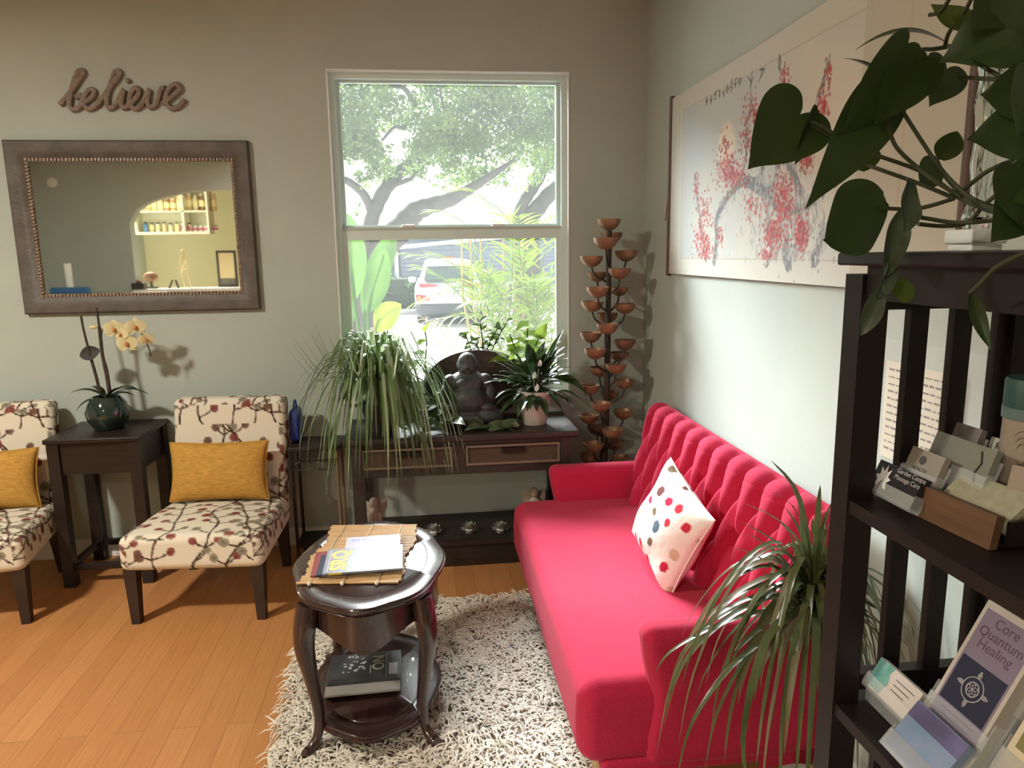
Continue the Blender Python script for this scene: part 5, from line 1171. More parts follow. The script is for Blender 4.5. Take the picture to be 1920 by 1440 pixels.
mb = MB(); mb.tube([(-0.004, 0.012, -0.012), (-0.004, 0.012, SH+0.012)], 0.012, n=12); mb.build('rod', ROD, t)
mb = MB(); mb.tube([(-0.004, -SW-0.008, -0.012), (-0.004, -SW-0.008, SH+0.012)], 0.012, n=12); mb.build('rod', ROD, t)
mb = MB(); c0 = PX(1256, 330, x=XS)-V((XS, yA, zA)); mb.tube(catmull([(0, 0.03, c0.z+0.06), (-0.005, c0.y, c0.z), (-0.003, c0.y+0.01, c0.z-0.09), (-0.004, c0.y+0.04, c0.z-0.22)], 5), 0.0025, n=5); mb.tube(catmull([(-0.005, c0.y, c0.z-0.02), (-0.01, c0.y-0.02, c0.z-0.10), (-0.005, 0.03, c0.z-0.16)], 5), 0.002, n=5); mb.build('hanging_cord', ROD, t)
# notice in a plastic sleeve on the wall
t = thing('notice', 'cream handwritten notice in a clear sleeve, taped to the wall behind the slatted unit', 'notice', (XR-0.004, 1.845, 1.085))
mb = MB(); mb.b2((0, -0.30, 0), (0.001, 0, 0.27)); mb.build('paper', mat('notice_paper', (0.66, 0.60, 0.47), 0.8), t, smooth=False)
SLV = mat('clear_sleeve', (0.9, 0.93, 0.95), 0.08, alpha=0.22, bump=0.6, bscale=12)
mb = MB(); mb.grid(lambda a, b: (-0.004-0.002*math.sin(a*17)*math.sin(b*9), 0.07-0.44*a, -0.03+0.36*b), 24, 20); mb.build('sleeve', SLV, t, smooth='all')
DI = mat('brown_ink', (0.10, 0.07, 0.05), 0.7); r = random.Random(5); mb = MB()
for k in range(12):
    z_k = 0.245-0.020*k; y = -0.015
    while y > -0.27: l_ = r.uniform(0.01, 0.03); mb.b2((-0.0006, y-l_, z_k), (-0.0001, y, z_k+0.003+0.003*r.random())); y -= l_+0.006
mb.build('handwriting', DI, t, smooth=False)

# ================================================================ slatted display unit
UX0, UX1, UY0, UY1, UT = 0.596, 0.874, 0.26, 0.984, 1.654
def S3(x, y, z): return (x*0.7, y*0.7, H-(H-z)*0.7)      # design distances of the display corner, taken at 0.7
ZT1, ZT2 = S3(0, 0, 1.145)[2], S3(0, 0, 0.68)[2]
t = thing('display_unit', 'tall black shelf unit with slatted end panels, in front of the sofa arm', 'shelf', (UX0, UY1, 0)); O = V((UX0, UY1, 0))
def ub(name, *bs):
    mb = MB()
    for a, b in bs: mb.b2(V(a)-O, V(b)-O)
    return mb.build(name, BLACK, t, smooth=False)
pw = 0.041
for (x, y) in ((UX0, UY1-pw), (UX1-pw, UY1-pw), (UX0, UY0), (UX1-pw, UY0)): ub('post', ((x, y, 0), (x+pw, y+pw, UT-0.03)))
mb = MB(); mb.rbox(V(((UX0+UX1)/2, (UY0+UY1)/2, UT-0.009))-O, (UX1-UX0+0.02, UY1-UY0+0.02, 0.018), 0.004, n=2, seg=2); mb.build('top_board', BLACK, t, weld=1e-5)
for ye in (UY1-0.034, UY0+0.008):
    for z0_, z1_ in ((UT-0.080, UT-0.020), (ZT1+0.006, ZT1+0.022), (ZT2+0.014, ZT2+0.040), (0.66, 0.69), (0.34, 0.37), (0.08, 0.11)): ub('end_rail', ((UX0+pw, ye, z0_), (UX1-pw, ye+0.022, z1_)))
    for xs in (0.680, 0.748, 0.816): ub('slat', ((xs, ye+0.004, 0.10), (xs+0.028, ye+0.018, UT-0.07)))
ub('apron', ((UX0+0.006, UY0+pw, UT-0.064), (UX0+0.022, UY1-pw, UT-0.018)))
for z_k in (ZT1, ZT2, 0.65, 0.33, 0.07): ub('shelf_board', ((UX0+0.003, UY0+0.007, z_k-0.019), (UX1-0.014, UY1-0.008, z_k)))

ACR = mat('clear_acrylic', (0.93, 0.95, 0.96), 0.05, alpha=0.16, spec=0.8)
def cardframe(x, y, z, tilt=20, yawd=0):
    """origin at the far bottom corner of a card that faces the room; x runs towards the viewer, y up and back"""
    u = Matrix.Rotation(math.radians(yawd), 3, 'Z') @ V((0, -1, 0)); back = Matrix.Rotation(math.radians(yawd), 3, 'Z') @ V((1, 0, 0))
    v = V((0, 0, 1))*math.cos(math.radians(tilt))+back*math.sin(math.radians(tilt)); return frame((x, y, z), u, v)
def card_holder(name, label, x, y, z, w, h, d, cards_mat, tilt=20, yawd=0, group=None, cat='card holder', n=8):
    x, y, z = S3(x, y, z); w *= 0.9; h *= 0.9; d *= 0.8
    M = cardframe(x, y, z, tilt, yawd)
    t = thing(name, label, cat, group=group); t.matrix_world = Matrix.Translation((x, y, z)) @ Matrix.Rotation(math.radians(yawd), 4, 'Z')
    L = t.matrix_world.inverted() @ M
    mb = MB(); mb.b2((-0.004, 0.002, 0.0), (w+0.004, 0.006, d), L); mb.b2((-0.004, 0.006, d), (w+0.004, h*0.45, d+0.002), L); mb.b2((-0.004, 0.006, -0.002), (w+0.004, h*0.8, 0.0), L)
    mb.b2((-0.004, 0.002, 0), (-0.002, h*0.5, d), L); mb.b2((w+0.002, 0.002, 0), (w+0.004, h*0.5, d), L)
    mb.build('holder', ACR, t, smooth=False)
    mb = MB(); mb.b2((0, 0.007, 0.001), (w, h, d-0.002), L); c = mb.build('cards', cards_mat, t, smooth=False)
    return t, L, c
zt = 1.146
t1, L1, c1 = card_holder('business_card_holder', 'clear holder of black cards with a white maple leaf, nearest the corner post', 0.925, 1.372, zt, 0.105, 0.058, 0.020, mat('black_cards', (0.02, 0.02, 0.022), 0.3), 24)
LF = mat('white_leaf_print', (0.72, 0.70, 0.68), 0.5); mb = MB()
for k in range(7):
    a = math.radians(-30+k*40); mb.add([tuple(L1 @ V((0.022, 0.026, 0.0145))), tuple(L1 @ V((0.022+0.010*math.cos(a-0.35), 0.026+0.013*math.sin(a-0.35), 0.0146))), tuple(L1 @ V((0.022+0.017*math.cos(a), 0.026+0.024*math.sin(a), 0.0147))), tuple(L1 @ V((0.022+0.010*math.cos(a+0.35), 0.026+0.013*math.sin(a+0.35), 0.0146)))], [(0, 1, 2, 3)])
mb.build('maple_leaf', LF, t1, smooth=False)
PI_ = mat('card_print_ink', (0.45, 0.42, 0.45), 0.5); DK = mat('dark_print_ink', (0.05, 0.045, 0.04), 0.5)
text_mesh('print', 'Garden Centre\nMassage Care', PI_, 0.0095, L1 @ Matrix.Translation((0.042, 0.045, 0.0146)), t1, 0.0001)
t2, L2_, c2 = card_holder('business_card_holder', 'clear holder of tan cards with a small dark emblem, behind the black cards', 0.975, 1.35, zt+0.03, 0.075, 0.062, 0.015, mat('tan_cards', (0.27, 0.235, 0.19), 0.5), 22)
mb = MB(); mb.lathe([(0.0035, 0), (0.0065, 0), (0.0065, 0.0004), (0.0035, 0.0004)], n=16, M=L2_ @ Matrix.Translation((0.030, 0.041, 0.0105))); mb.build('emblem', DK, t2)
text_mesh('print', 'HEALTH', DK, 0.008, L2_ @ Matrix.Translation((0.016, 0.025, 0.0105)), t2, 0.0001)
t3, L3, c3 = card_holder('business_card_holder', 'clear holder of large grey-green cards with a dark figure, behind the tan cards', 1.02, 1.345, zt+0.045, 0.125, 0.075, 0.015, mat('grey_green_cards', (0.16, 0.16, 0.14), 0.5, color2=(0.22, 0.21, 0.17), vscale=8), 20)
mb = MB(); mb.tube([tuple(L3 @ V(p)) for p in ((0.09, 0.06, 0.0105), (0.097, 0.045, 0.0105), (0.092, 0.03, 0.0105), (0.10, 0.012, 0.0105))], 0.0015, n=5); mb.build('figure_print', DK, t3)
t4, L4, c4 = card_holder('business_card_holder', 'clear holder of dark photo cards at the back of the card display', 1.075, 1.352, zt+0.075, 0.055, 0.062, 0.015, mat('dark_photo_cards', (0.10, 0.085, 0.08), 0.4, color2=(0.20, 0.16, 0.14), vscale=30), 18)
t5, L5, c5 = card_holder('business_card_holder', 'clear holder of white cards with grey lettering, beside the dark photo cards', 1.10, 1.285, zt+0.06, 0.085, 0.062, 0.015, mat('white_cards', (0.42, 0.40, 0.35), 0.5), 18)
text_mesh('print', 'REGINA', DK, 0.013, L5 @ Matrix.Translation((0.012, 0.041, 0.0105)), t5, 0.0001, bold=0.0003)
for tt in (t2, t3, t4, t5):                              # each tier of the display stands on its own clear foot
    mb = MB(); p = tt.matrix_world.translation; hh_ = p.z-ZT1-0.001; mb.b2((0.0, -0.05, -hh_), (0.003, 0.0, 0.004)); mb.build('foot', ACR, tt, smooth=False)
# wooden holder with a cream leaflet pile
t = thing('wooden_card_stand', 'brown wooden stand holding a cream printed booklet, in front of the clear card holders', 'card holder', S3(0.93, 1.245, zt), rz=math.radians(4)); t.scale = (0.7, 0.7, 0.7)
WOD = mat('walnut_block', (0.115, 0.055, 0.026), 0.45, var=0.2, vscale=14, stretch=(1, 0.3, 5))
mb = MB(); L = Matrix.Rotation(0, 4, 'Z'); mb.add([(0, 0, 0), (0.016, 0, 0), (0.026, 0, 0.058), (0.010, 0, 0.060), (0, -0.175, 0), (0.016, -0.175, 0), (0.026, -0.175, 0.058), (0.010, -0.175, 0.060)], [(3, 2, 1, 0), (4, 5, 6, 7), (0, 1, 5, 4), (1, 2, 6, 5), (2, 3, 7, 6), (3, 0, 4, 7)]); mb.build('front_block', WOD, t, smooth=False)
mb = MB(); mb.b2((0.03, -0.182, 0.0), (0.12, -0.176, 0.05)); mb.b2((0.03, -0.182, 0), (0.13, 0.0, 0.006)); mb.build('tray', BLACK, t, smooth=False)
MM = frame((0.036, -0.01, 0.022), (0, -1, 0), (0.75, 0, 0.62)); mb = MB(); mb.b2((0, 0, 0), (0.155, 0.085, 0.012), MM); mb.build('booklets', mat('cream_booklets', (0.33, 0.31, 0.21), 0.7, var=0.12, vscale=60), t, smooth=False)
# paper canister with green lid
t = thing('paper_canister', 'tall kraft-paper canister with a dark green lid and line drawing, at the frame edge', 'canister', S3(1.135, 1.215, zt)); t.scale = (0.7, 0.7, 0.7)
KRA = mat('kraft_paper', (0.30, 0.235, 0.18), 0.8, var=0.08, vscale=30)
mb = MB(); mb.lathe([(0.052, 0), (0.054, 0.004), (0.050, 0.205), (0.050, 0.21), (0.0, 0.21)], n=32); mb.build('body', KRA, t)
mb = MB(); mb.lathe([(0.053, 0.20), (0.053, 0.262), (0.050, 0.268), (0, 0.268)], n=32); mb.build('lid', mat('green_lid', (0.02, 0.06, 0.052), 0.5), t)
mb = MB(); mb.lathe([(0.0536, 0.192), (0.0540, 0.214)], n=32); mb.build('lid_band', mat('grey_green_band', (0.10, 0.15, 0.145), 0.5), t)
mb = MB()
for k in range(3): mb.tube([(-0.0525*math.cos(0.55+0.28*(k*0.22+0.35)*math.cos(a)), -0.0525*math.sin(0.55+(0.2+k*0.12)*math.cos(a)), 0.13+(0.02+0.012*k)*math.sin(a)) for a in np.linspace(0.5, 5.6, 24)], 0.0008, n=4)
mb.build('line_drawing', DK, t)
t = thing('paper_bag', 'small kraft paper pouch with dark line drawing, leaning before the canister', 'bag', S3(1.03, 1.09, zt), rz=math.radians(-60)); t.scale = (0.7, 0.7, 0.7)
mb = MB(); mb.grid(lambda a, b: (0.10*(a-0.5)*(1-0.1*b), -0.02*math.sin(math.pi*a)*(1-b)+0.035*b, 0.125*b), 10, 8); mb.grid(lambda a, b: (0.10*(0.5-a)*(1-0.1*b), 0.02*math.sin(math.pi*a)*(1-b)+0.036*b+0.002, 0.125*b), 10, 8); mb.build('pouch', KRA, t, smooth='all')
mb = MB()
for k in range(6): mb.tube([(-0.04+0.016*j, 0.002-0.022*math.sin(math.pi*(0.1+0.16*j))*(0.8-0.1*k)+0.035*(0.15+0.1*k), 0.02+0.012*k+0.003*math.sin(j+k)) for j in range(6)], 0.0007, n=4)
mb.build('line_drawing', DK, t)
# second tier: teal card holder, brochures
zt2 = 0.684
t6, L6, c6 = card_holder('business_card_holder', 'clear holder of white and teal cards on the second tier, by the corner post', 0.935, 1.345, zt2+0.022, 0.105, 0.060, 0.02, mat('white_teal_cards', (0.50, 0.44, 0.40), 0.6), 30)
mb = MB(); p = t6.matrix_world.translation; mb.b2((-0.005, -0.095, -0.0165), (0.025, 0.003, 0.001)); mb.build('foot', ACR, t6, smooth=False)
TEAL = mat('teal_watercolour', (0.05, 0.20, 0.17), 0.6, color2=(0.20, 0.42, 0.36), vscale=35); mb = MB(); mb.prism([(0.0, 0.008), (0.030, 0.008), (0.036, 0.03), (0.030, 0.043), (0.034, 0.0538), (0, 0.0538)], 0.0142, 0.0144, L6, axis='z'); mb.build('teal_print', TEAL, t6, smooth=False)
mb = MB(); 
for k in range(3): mb.b2((0.045, 0.042-0.008*k, 0.0142), (0.085-0.006*k, 0.0432-0.008*k, 0.0144), L6)
mb.build('small_print', DK, t6, smooth=False)
def brochure(name, label, bl, w, h, tilt, yawd, m_, d=0.018, cat='brochure'):
    bl = S3(*bl); t = thing(name, label, cat); t.matrix_world = Matrix.Translation(bl) @ Matrix.Rotation(math.radians(yawd), 4, 'Z')
    L = t.matrix_world.inverted() @ cardframe(*bl, tilt, yawd)
    mb = MB(); mb.b2((0, 0.004, 0.0), (w, h, d), L); mb.build('brochures', m_, t, smooth=False)
    mb = MB(); mb.b2((-0.005, 0.0, d), (w+0.005, h*0.34, d+0.002), L); mb.b2((-0.005, 0, -0.003), (-0.003, h*0.42, d), L); mb.b2((w+0.003, 0, -0.003), (w+0.005, h*0.42, d), L); mb.b2((-0.005, 0.0, -0.003), (w+0.005, h*0.9, -0.001), L); mb.b2((-0.005, 0, -0.003), (w+0.005, 0.003, d), L); mb.build('holder', ACR, t, smooth=False)
    return t, L
tb, LB = brochure('brochure_holder', 'clear holder of lilac Core Quantum Healing brochures on the second tier', (0.945, 1.20, zt2), 0.095, 0.225, 27, 0, mat('cream_brochure', (0.40, 0.355, 0.31), 0.6))
LIC = mat('lilac_panel', (0.165, 0.125, 0.175), 0.6); NAVY = mat('navy_panel', (0.006, 0.006, 0.028), 0.4); 
d_ = 0.0181
mb = MB(); mb.b2((0.006, 0.012, d_), (0.089, 0.215, d_+0.0002), LB); mb.build('lilac_panel', LIC, tb, smooth=False)
mb = MB(); mb.b2((0.009, 0.078, d_+0.0002), (0.086, 0.145, d_+0.0004), LB); mb.build('dark_square', NAVY, tb, smooth=False)
text_mesh('title', 'Core\nQuantum\nHealing', mat('plum_ink', (0.06, 0.03, 0.06), 0.6), 0.019, LB @ Matrix.Translation((0.0475, 0.197, d_+0.0003)), tb, 0.0001, 'CENTER', spacing=0.9)
mb = MB(); SY = mat('silver_line', (0.45, 0.43, 0.42), 0.5); cq = V((0.0475, 0.112, d_+0.0006))
def ring(rr, n=28, w_=0.0006, c=cq): mb.tube([tuple(LB @ (c+V((rr*math.cos(a), rr*math.sin(a), 0)))) for a in np.linspace(0, 2*math.pi, n)], w_, n=4, cap=False)
ring(0.0165); ring(0.010, w_=0.0004)
for k in range(6): a = k*math.pi/3; ring(0.0045, 14, 0.00035, cq+V((0.005*math.cos(a), 0.005*math.sin(a), 0)))
for k in range(4):
    a = k*math.pi/2; d = V((math.cos(a), math.sin(a), 0)); s = V((-d.y, d.x, 0))
    for j, ln in ((-1.5, 0.006), (-0.5, 0.009), (0.5, 0.009), (1.5, 0.006)): mb.tube([tuple(LB @ (cq+d*0.0175+s*0.0016*j)), tuple(LB @ (cq+d*(0.0175+ln)+s*0.0016*j))], 0.0005, n=4)
mb.build('emblem', SY, tb)
mb = MB()
for k in range(6): mb.b2((0.02+0.004*(k % 2), 0.068-0.008*k, d_+0.0002), (0.078-0.005*(k % 3), 0.070-0.008*k, d_+0.0004), LB)
mb.build('body_text', mat('plum_text', (0.10, 0.06, 0.10), 0.6), tb, smooth=False)
tc, LC = brochure('brochure_holder', 'white leaflet with a red emblem standing behind the lilac brochures', (1.0, 1.185, zt2), 0.095, 0.27, 27, 0, mat('white_leaflet', (0.52, 0.46, 0.41), 0.6), 0.006, 'leaflet')
mb = MB(); mb.prism([(0.05+0.010*math.cos(a)*(0.7+0.3*math.sin(2*a)), 0.232+0.010*math.sin(a)) for a in np.linspace(0, 6.2, 20)], 0.0061, 0.0063, LC, axis='z'); mb.build('red_emblem', mat('brick_ink', (0.40, 0.06, 0.06), 0.6), tc, smooth=False)
td, LD = brochure('brochure_holder', 'clear holder of yellow brochures with a brown leaf picture, nearest the viewer', (0.955, 1.03, zt2), 0.10, 0.225, 27, 0, mat('yellow_brochure', (0.50, 0.42, 0.24), 0.6, color2=(0.55, 0.47, 0.36), vscale=12), cat='brochure')
mb = MB(); mb.b2((0.008, 0.085, d_), (0.092, 0.165, d_+0.0002), LD); mb.build('picture', mat('brown_leaf_picture', (0.10, 0.035, 0.02), 0.5, color2=(0.20, 0.20, 0.06), vscale=28), td, smooth=False)
mb = MB(); mb.b2((0.008, 0.165, d_), (0.092, 0.205, d_+0.0002), LD); mb.build('yellow_band', mat('ochre_band', (0.52, 0.38, 0.10), 0.5), td, smooth=False)
te, LE = brochure('brochure_holder', 'blue and violet folded leaflets in a low clear holder, in front of the lilac brochures', (0.875, 1.19, zt2), 0.095, 0.080, 38, 0, mat('sky_blue_leaflet', (0.09, 0.19, 0.33), 0.5, color2=(0.20, 0.24, 0.36), vscale=16), 0.012, 'leaflet')
mb = MB(); mb.b2((0.0, 0.056, 0.0121), (0.095, 0.079, 0.0123), LE); mb.build('dark_band', mat('midnight_band', (0.02, 0.02, 0.05), 0.5, color2=(0.12, 0.10, 0.25), vscale=14), te, smooth=False)
# glass lamp on the white foot, on top of the unit
t = thing('glass_vase', 'tall clear twisted glass vase on a white block, on top of the black shelf unit', 'vase', (0.7035, 0.875, UT)); t.scale = (0.7, 0.7, 0.7)
mb = MB(); mb.rbox((0, 0, 0.006), (0.062, 0.062, 0.012), 0.003, n=2, seg=2); mb.rbox((0, 0, 0.026), (0.072, 0.072, 0.026), 0.004, n=2, seg=2); mb.build('foot', WHITE, t, weld=1e-5)
CG = mat('clear_glass', (0.92, 0.96, 0.95), 0.03, trans=1.0, ior=1.45)
mb = MB(); mb.lathe([(0.020, 0.04), (0.024, 0.06), (0.014, 0.10), (0.020, 0.15), (0.015, 0.20), (0.019, 0.26), (0.016, 0.30), (0.022, 0.33), (0.019, 0.33), (0.013, 0.30), (0.015, 0.26), (0.011, 0.2), (0.015, 0.15), (0.010, 0.10), (0.018, 0.06), (0.0, 0.05)], n=20, wob=lambda a, r_, z_: 1+0.12*math.cos(5*a+z_*25)); mb.build('glass', CG, t)
# ================================================================ dracaena on the floor between sofa and unit
t = thing('dracaena_plant', 'tall floor plant with long arching strap leaves, between the sofa arm and the black unit', 'plant', (0.985, 1.625, 0))
mb = MB(); mb.lathe([(0.085, 0), (0.10, 0.20), (0.108, 0.205), (0.108, 0.22), (0.098, 0.22), (0.09, 0.19), (0, 0.19)], n=24); mb.build('pot', mat('pale_planter', (0.35, 0.33, 0.28), 0.6), t)
mb = MB(); mb.tube(catmull([(0.0, 0, 0.18), (0.02, 0.0, 0.45), (-0.02, 0, 0.68), (-0.03, 0, 0.80)], 5), 0.013, n=8); mb.build('cane', mat('dracaena_cane', (0.13, 0.12, 0.05), 0.7, color2=(0.20, 0.17, 0.08), vscale=20), t)
DRG = leafmat('dracaena_leaf', (0.055, 0.075, 0.022), (0.11, 0.13, 0.05), 0.28, 0.25, 8, 0.8); DRB = leafmat('dracaena_leaf_dry', (0.20, 0.15, 0.08), (0.13, 0.13, 0.06), 0.4, 0.3, 14)
A, B = MB(), MB(); r = random.Random(17); O = V((0.985, 1.625, 0)); crown = V((-0.035, 0, 0.80))
def clampd(p):
    p = V(p); q = p+O
    if q.x > XR-0.02: p.x = XR-0.02-O.x
    if q.y < UY1+0.02: p.y = UY1+0.02-O.y
    if q.y > 1.80 and q.z < 0.66: p.y = 1.80-O.y
    p.z = max(p.z, 0.03); return p
for k in range(120):
    a = r.uniform(0, 6.283); out = r.uniform(0.16, 0.36); up = r.uniform(0.0, 0.16); drop = r.uniform(0.06, 0.42)
    if math.cos(a) < 0: out *= 1.15
    d = V((math.cos(a), math.sin(a)*0.55, 0)); b = crown+V((0, 0, -0.12*r.random()))
    if k % 6 == 0: pts = [b, b+d*out*0.2+V((0, 0, 0.10+up)), b+d*out*0.55+V((0, 0, 0.16+up*1.2))]
    else: pts = [b, b+d*out*0.28+V((0, 0, up*0.8+0.02)), b+d*out*0.62+V((0, 0, up*0.8-drop*0.15)), b+d*out*0.9+V((0, 0, up*0.3-drop*0.6)), b+d*out+V((0, 0, up*0.2-drop*1.1))]
    blade(A if r.random() < 0.8 else B, [clampd(p) for p in pts], r.uniform(0.013, 0.024), (d.x*0.3, d.y*0.3-0.1, 1), k=4, fold=0.2)
for (x, w_, z_) in ((-0.06, 0.022, 0.10), (-0.015, 0.024, 0.14), (0.03, 0.02, 0.2), (-0.12, 0.016, 0.16), (-0.20, 0.02, 0.30)):
    b = crown+V((x*0.2, -0.03, -0.03)); blade(A, [clampd(p) for p in (b, b+V((x*0.7, -0.09, -0.02)), b+V((x, -0.12, -0.25)), V((x-0.03, -0.13, z_)))], w_, (0, -0.6, 0.5), k=4, fold=0.15)
A.build('leaves', DRG, t, smooth='all'); B.build('dry_leaves', DRB, t, smooth='all')

# ================================================================ big pothos on the unit
t = thing('heartleaf_vine', 'large trailing vine with big dark heart-shaped leaves, on top of the black unit', 'plant', (0.775, 0.56, UT)); O = V((0.775, 0.56, UT))
mb = MB(); mb.lathe([(0.055, 0.0), (0.075, 0.10), (0.08, 0.105), (0.08, 0.12), (0.072, 0.12), (0.066, 0.10), (0, 0.10)], n=24); mb.build('pot', SMP, t)
VN = leafmat('vine_leaf', (0.022, 0.042, 0.013), (0.045, 0.075, 0.020), 0.42, 0.22, 9, 0.4); VNL = leafmat('vine_leaf_light', (0.055, 0.10, 0.016), (0.09, 0.14, 0.03), 0.42, 0.4, 12); VNC = leafmat('vine_leaf_curled', (0.10, 0.13, 0.09), (0.035, 0.055, 0.03), 0.4, 0.15, 24)
VST = mat('vine_stem', (0.035, 0.045, 0.02), 0.55)
def PV(px, py, y): return PX(px, py, y=y*0.7)-O
def vleaf(b, tp, w, y0=1.25, y1=None, n=(0.1, -1, 0.1), sh='heart', fold=0.12, bend=0.0, m_=VN, wave=0.012, notch=0.35):
    y1 = y1 or y0; mb = MB(); wm = w*(y0+0.15)*0.7/F; leaf(mb, PV(*b, y0), PV(*tp, y1), wm, n, sh, fold, bend, 14, wave, notch if sh == 'heart' else 0); return mb.build('leaf', m_, t, smooth='all')
def vstem(pts, rad, ys): mb = MB(); mb.tube(catmull([PV(p[0], p[1], y) for p, y in zip(pts, ys)], 6), [q*0.7 for q in rad] if hasattr(rad, '__len__') else rad*0.7, n=8); mb.build('stem', VST, t)
vleaf((1500, 215), (1402, 318), 135, 1.28, 1.24, (-0.15, -1, 0.15), fold=0.1)
vleaf((1528, 196), (1489, 310), 46, 1.27, 1.26, (0.6, -1, 0.1), 'lance', fold=0.5)
vleaf((1650, 190), (1510, 392), 105, 1.22, 1.18, (0.1, -1, 0.1), fold=0.12)
vleaf((1690, 110), (1570, 260), 110, 1.18, 1.2, (0.3, -1, -0.1), fold=0.2)
vleaf((1722, 120), (1640, 235), 100, 1.15, 1.18, (0.2, -1, 0.2), fold=0.15)
vleaf((1608, 268), (1620, 322), 70, 1.24, 1.22, (0, -1, 0.3), 'oval', m_=VNL)
vleaf((1660, 372), (1545, 448), 130, 1.22, 1.18, (0.05, -1, -0.1), 'oval', fold=0.05, wave=0.03)
vleaf((1776, 82), (1604, 94), 30, 1.2, 1.25, (0, -0.4, 1), 'lance', fold=0.4, bend=0.16)
vleaf((1665, 165), (1582, 109), 26, 1.22, 1.25, (0.4, -0.6, 0.8), 'lance', fold=0.4, bend=0.10); vleaf((1668, 160), (1652, 94), 30, 1.22, 1.2, (-0.6, -1, 0), 'lance', m_=VNL)
vleaf((1775, 130), (1742, 200), 84, 1.2, 1.16, (-0.1, -1, 0.1), fold=0.1); vleaf((1835, 60), (1745, 8), 56, 1.15, 1.2, (0, -1, 0.3), 'lance', m_=VNL); vleaf((1860, 70), (1780, 30), 90, 1.12, 1.15, (0.1, -1, 0.4), m_=VNL)
vleaf((1925, 40), (1760, 118), 150, 1.05, 1.1, (0.0, -1, 0.4), fold=0.2); vleaf((1930, 95), (1800, 100), 110, 1.02, 1.1, (0.2, -1, 0.2)); vleaf((1900, -30), (1820, 60), 130, 1.1, 1.05, (0, -1, 0.2))
vleaf((1765, 300), (1795, 246), 44, 1.24, 1.2, (-0.5, -1, 0.1), 'oval'); vleaf((1757, 296), (1728, 350), 56, 1.22, 1.2, (0.2, -1, 0.2), 'oval')
vleaf((1925, 170), (1838, 178), 100, 1.0, 1.02, (0.1, -1, -0.1)); vleaf((1930, 240), (1812, 262), 110, 1.0, 1.03, (-0.1, -1, 0.1)); vleaf((1910, 320), (1925, 440), 130, 0.98, 0.98, (0.1, -1, 0)); vleaf((1905, 390), (1858, 455), 90, 1.0, 0.98, (0.1, -1, 0.3)); vleaf((1930, 340), (1865, 330), 90, 0.98, 1.0, (0, -1, 0.2)); vleaf((1935, 150), (1905, 260), 120, 0.95, 0.95, (0.3, -1, 0))
vleaf((1820, 547), (1858, 656), 26, 1.0, 0.98, (-0.5, -1, 0.1), 'lance', fold=0.5, bend=-0.12)
# the long curled leaf that hangs in front of the unit
vleaf((1702, 334), (1692, 440), 52, 1.12, 1.08, (0.3, -1, 0), 'oval', fold=0.5, m_=VNC, wave=0.06); vleaf((1690, 395), (1660, 520), 40, 1.1, 1.06, (-0.3, -1, 0), 'oval', fold=0.7, m_=VNC, wave=0.06)
vleaf((1668, 480), (1644, 560), 40, 1.08, 1.05, (0.4, -1, 0), 'oval', fold=0.7, m_=VNC, wave=0.06); vleaf((1652, 535), (1612, 630), 36, 1.06, 1.05, (-0.2, -1, 0), 'oval', fold=0.7, m_=VNC, wave=0.06); vleaf((1672, 545), (1716, 545), 44, 1.1, 1.1, (0.1, -1, 0.3), 'oval', m_=VNL)
vstem([(1990, 430), (1905, 405), (1840, 385), (1790, 362)], [0.009]*7+[0.0075]*12, (0.90, 1.0, 1.08, 1.15))
for pts, ys in (([(1840, 385), (1795, 350), (1752, 300), (1684, 196)], (1.08, 1.12, 1.18, 1.2)), ([(1800, 368), (1740, 330), (1680, 275), (1665, 225)], (1.12, 1.15, 1.2, 1.2)), ([(1790, 365), (1735, 325), (1640, 290)], (1.14, 1.18, 1.2)),
                ([(1640, 292), (1570, 262), (1518, 233)], (1.2, 1.25, 1.27)), ([(1570, 255), (1530, 232), (1512, 228)], (1.24, 1.26, 1.27)), ([(1790, 372), (1725, 345), (1650, 318), (1622, 308)], (1.14, 1.18, 1.2, 1.22)),
                ([(1790, 372), (1736, 388), (1700, 392), (1648, 390)], (1.14, 1.16, 1.2, 1.21)), ([(1870, 412), (1800, 418), (1740, 410), (1700, 402)], (1.05, 1.1, 1.12, 1.12)), ([(1842, 388), (1812, 418), (1770, 424), (1722, 420)], (1.08, 1.1, 1.11, 1.1)),
                ([(1795, 358), (1765, 320), (1755, 296)], (1.14, 1.18, 1.2)), ([(1805, 358), (1850, 322), (1900, 300)], (1.12, 1.06, 1.0)), ([(1850, 380), (1900, 340)], (1.06, 1.0)), ([(1772, 85), (1780, 60), (1805, 28), (1830, -20)], (1.2, 1.18, 1.15, 1.12)),
                ([(1776, 88), (1750, 92), (1720, 95), (1670, 118)], (1.2, 1.2, 1.21, 1.22)), ([(1778, 86), (1820, 110), (1880, 145), (1930, 150)], (1.19, 1.12, 1.05, 0.98)), ([(1800, 145), (1850, 148), (1925, 152)], (1.15, 1.08, 0.98)), ([(1930, 470), (1870, 500), (1835, 535), (1820, 548)], (0.88, 0.94, 0.98, 1.0)), ([(1790, -20), (1765, 20), (1742, 28)], (1.15, 1.18, 1.2))):
    vstem(pts, 0.0034, ys)

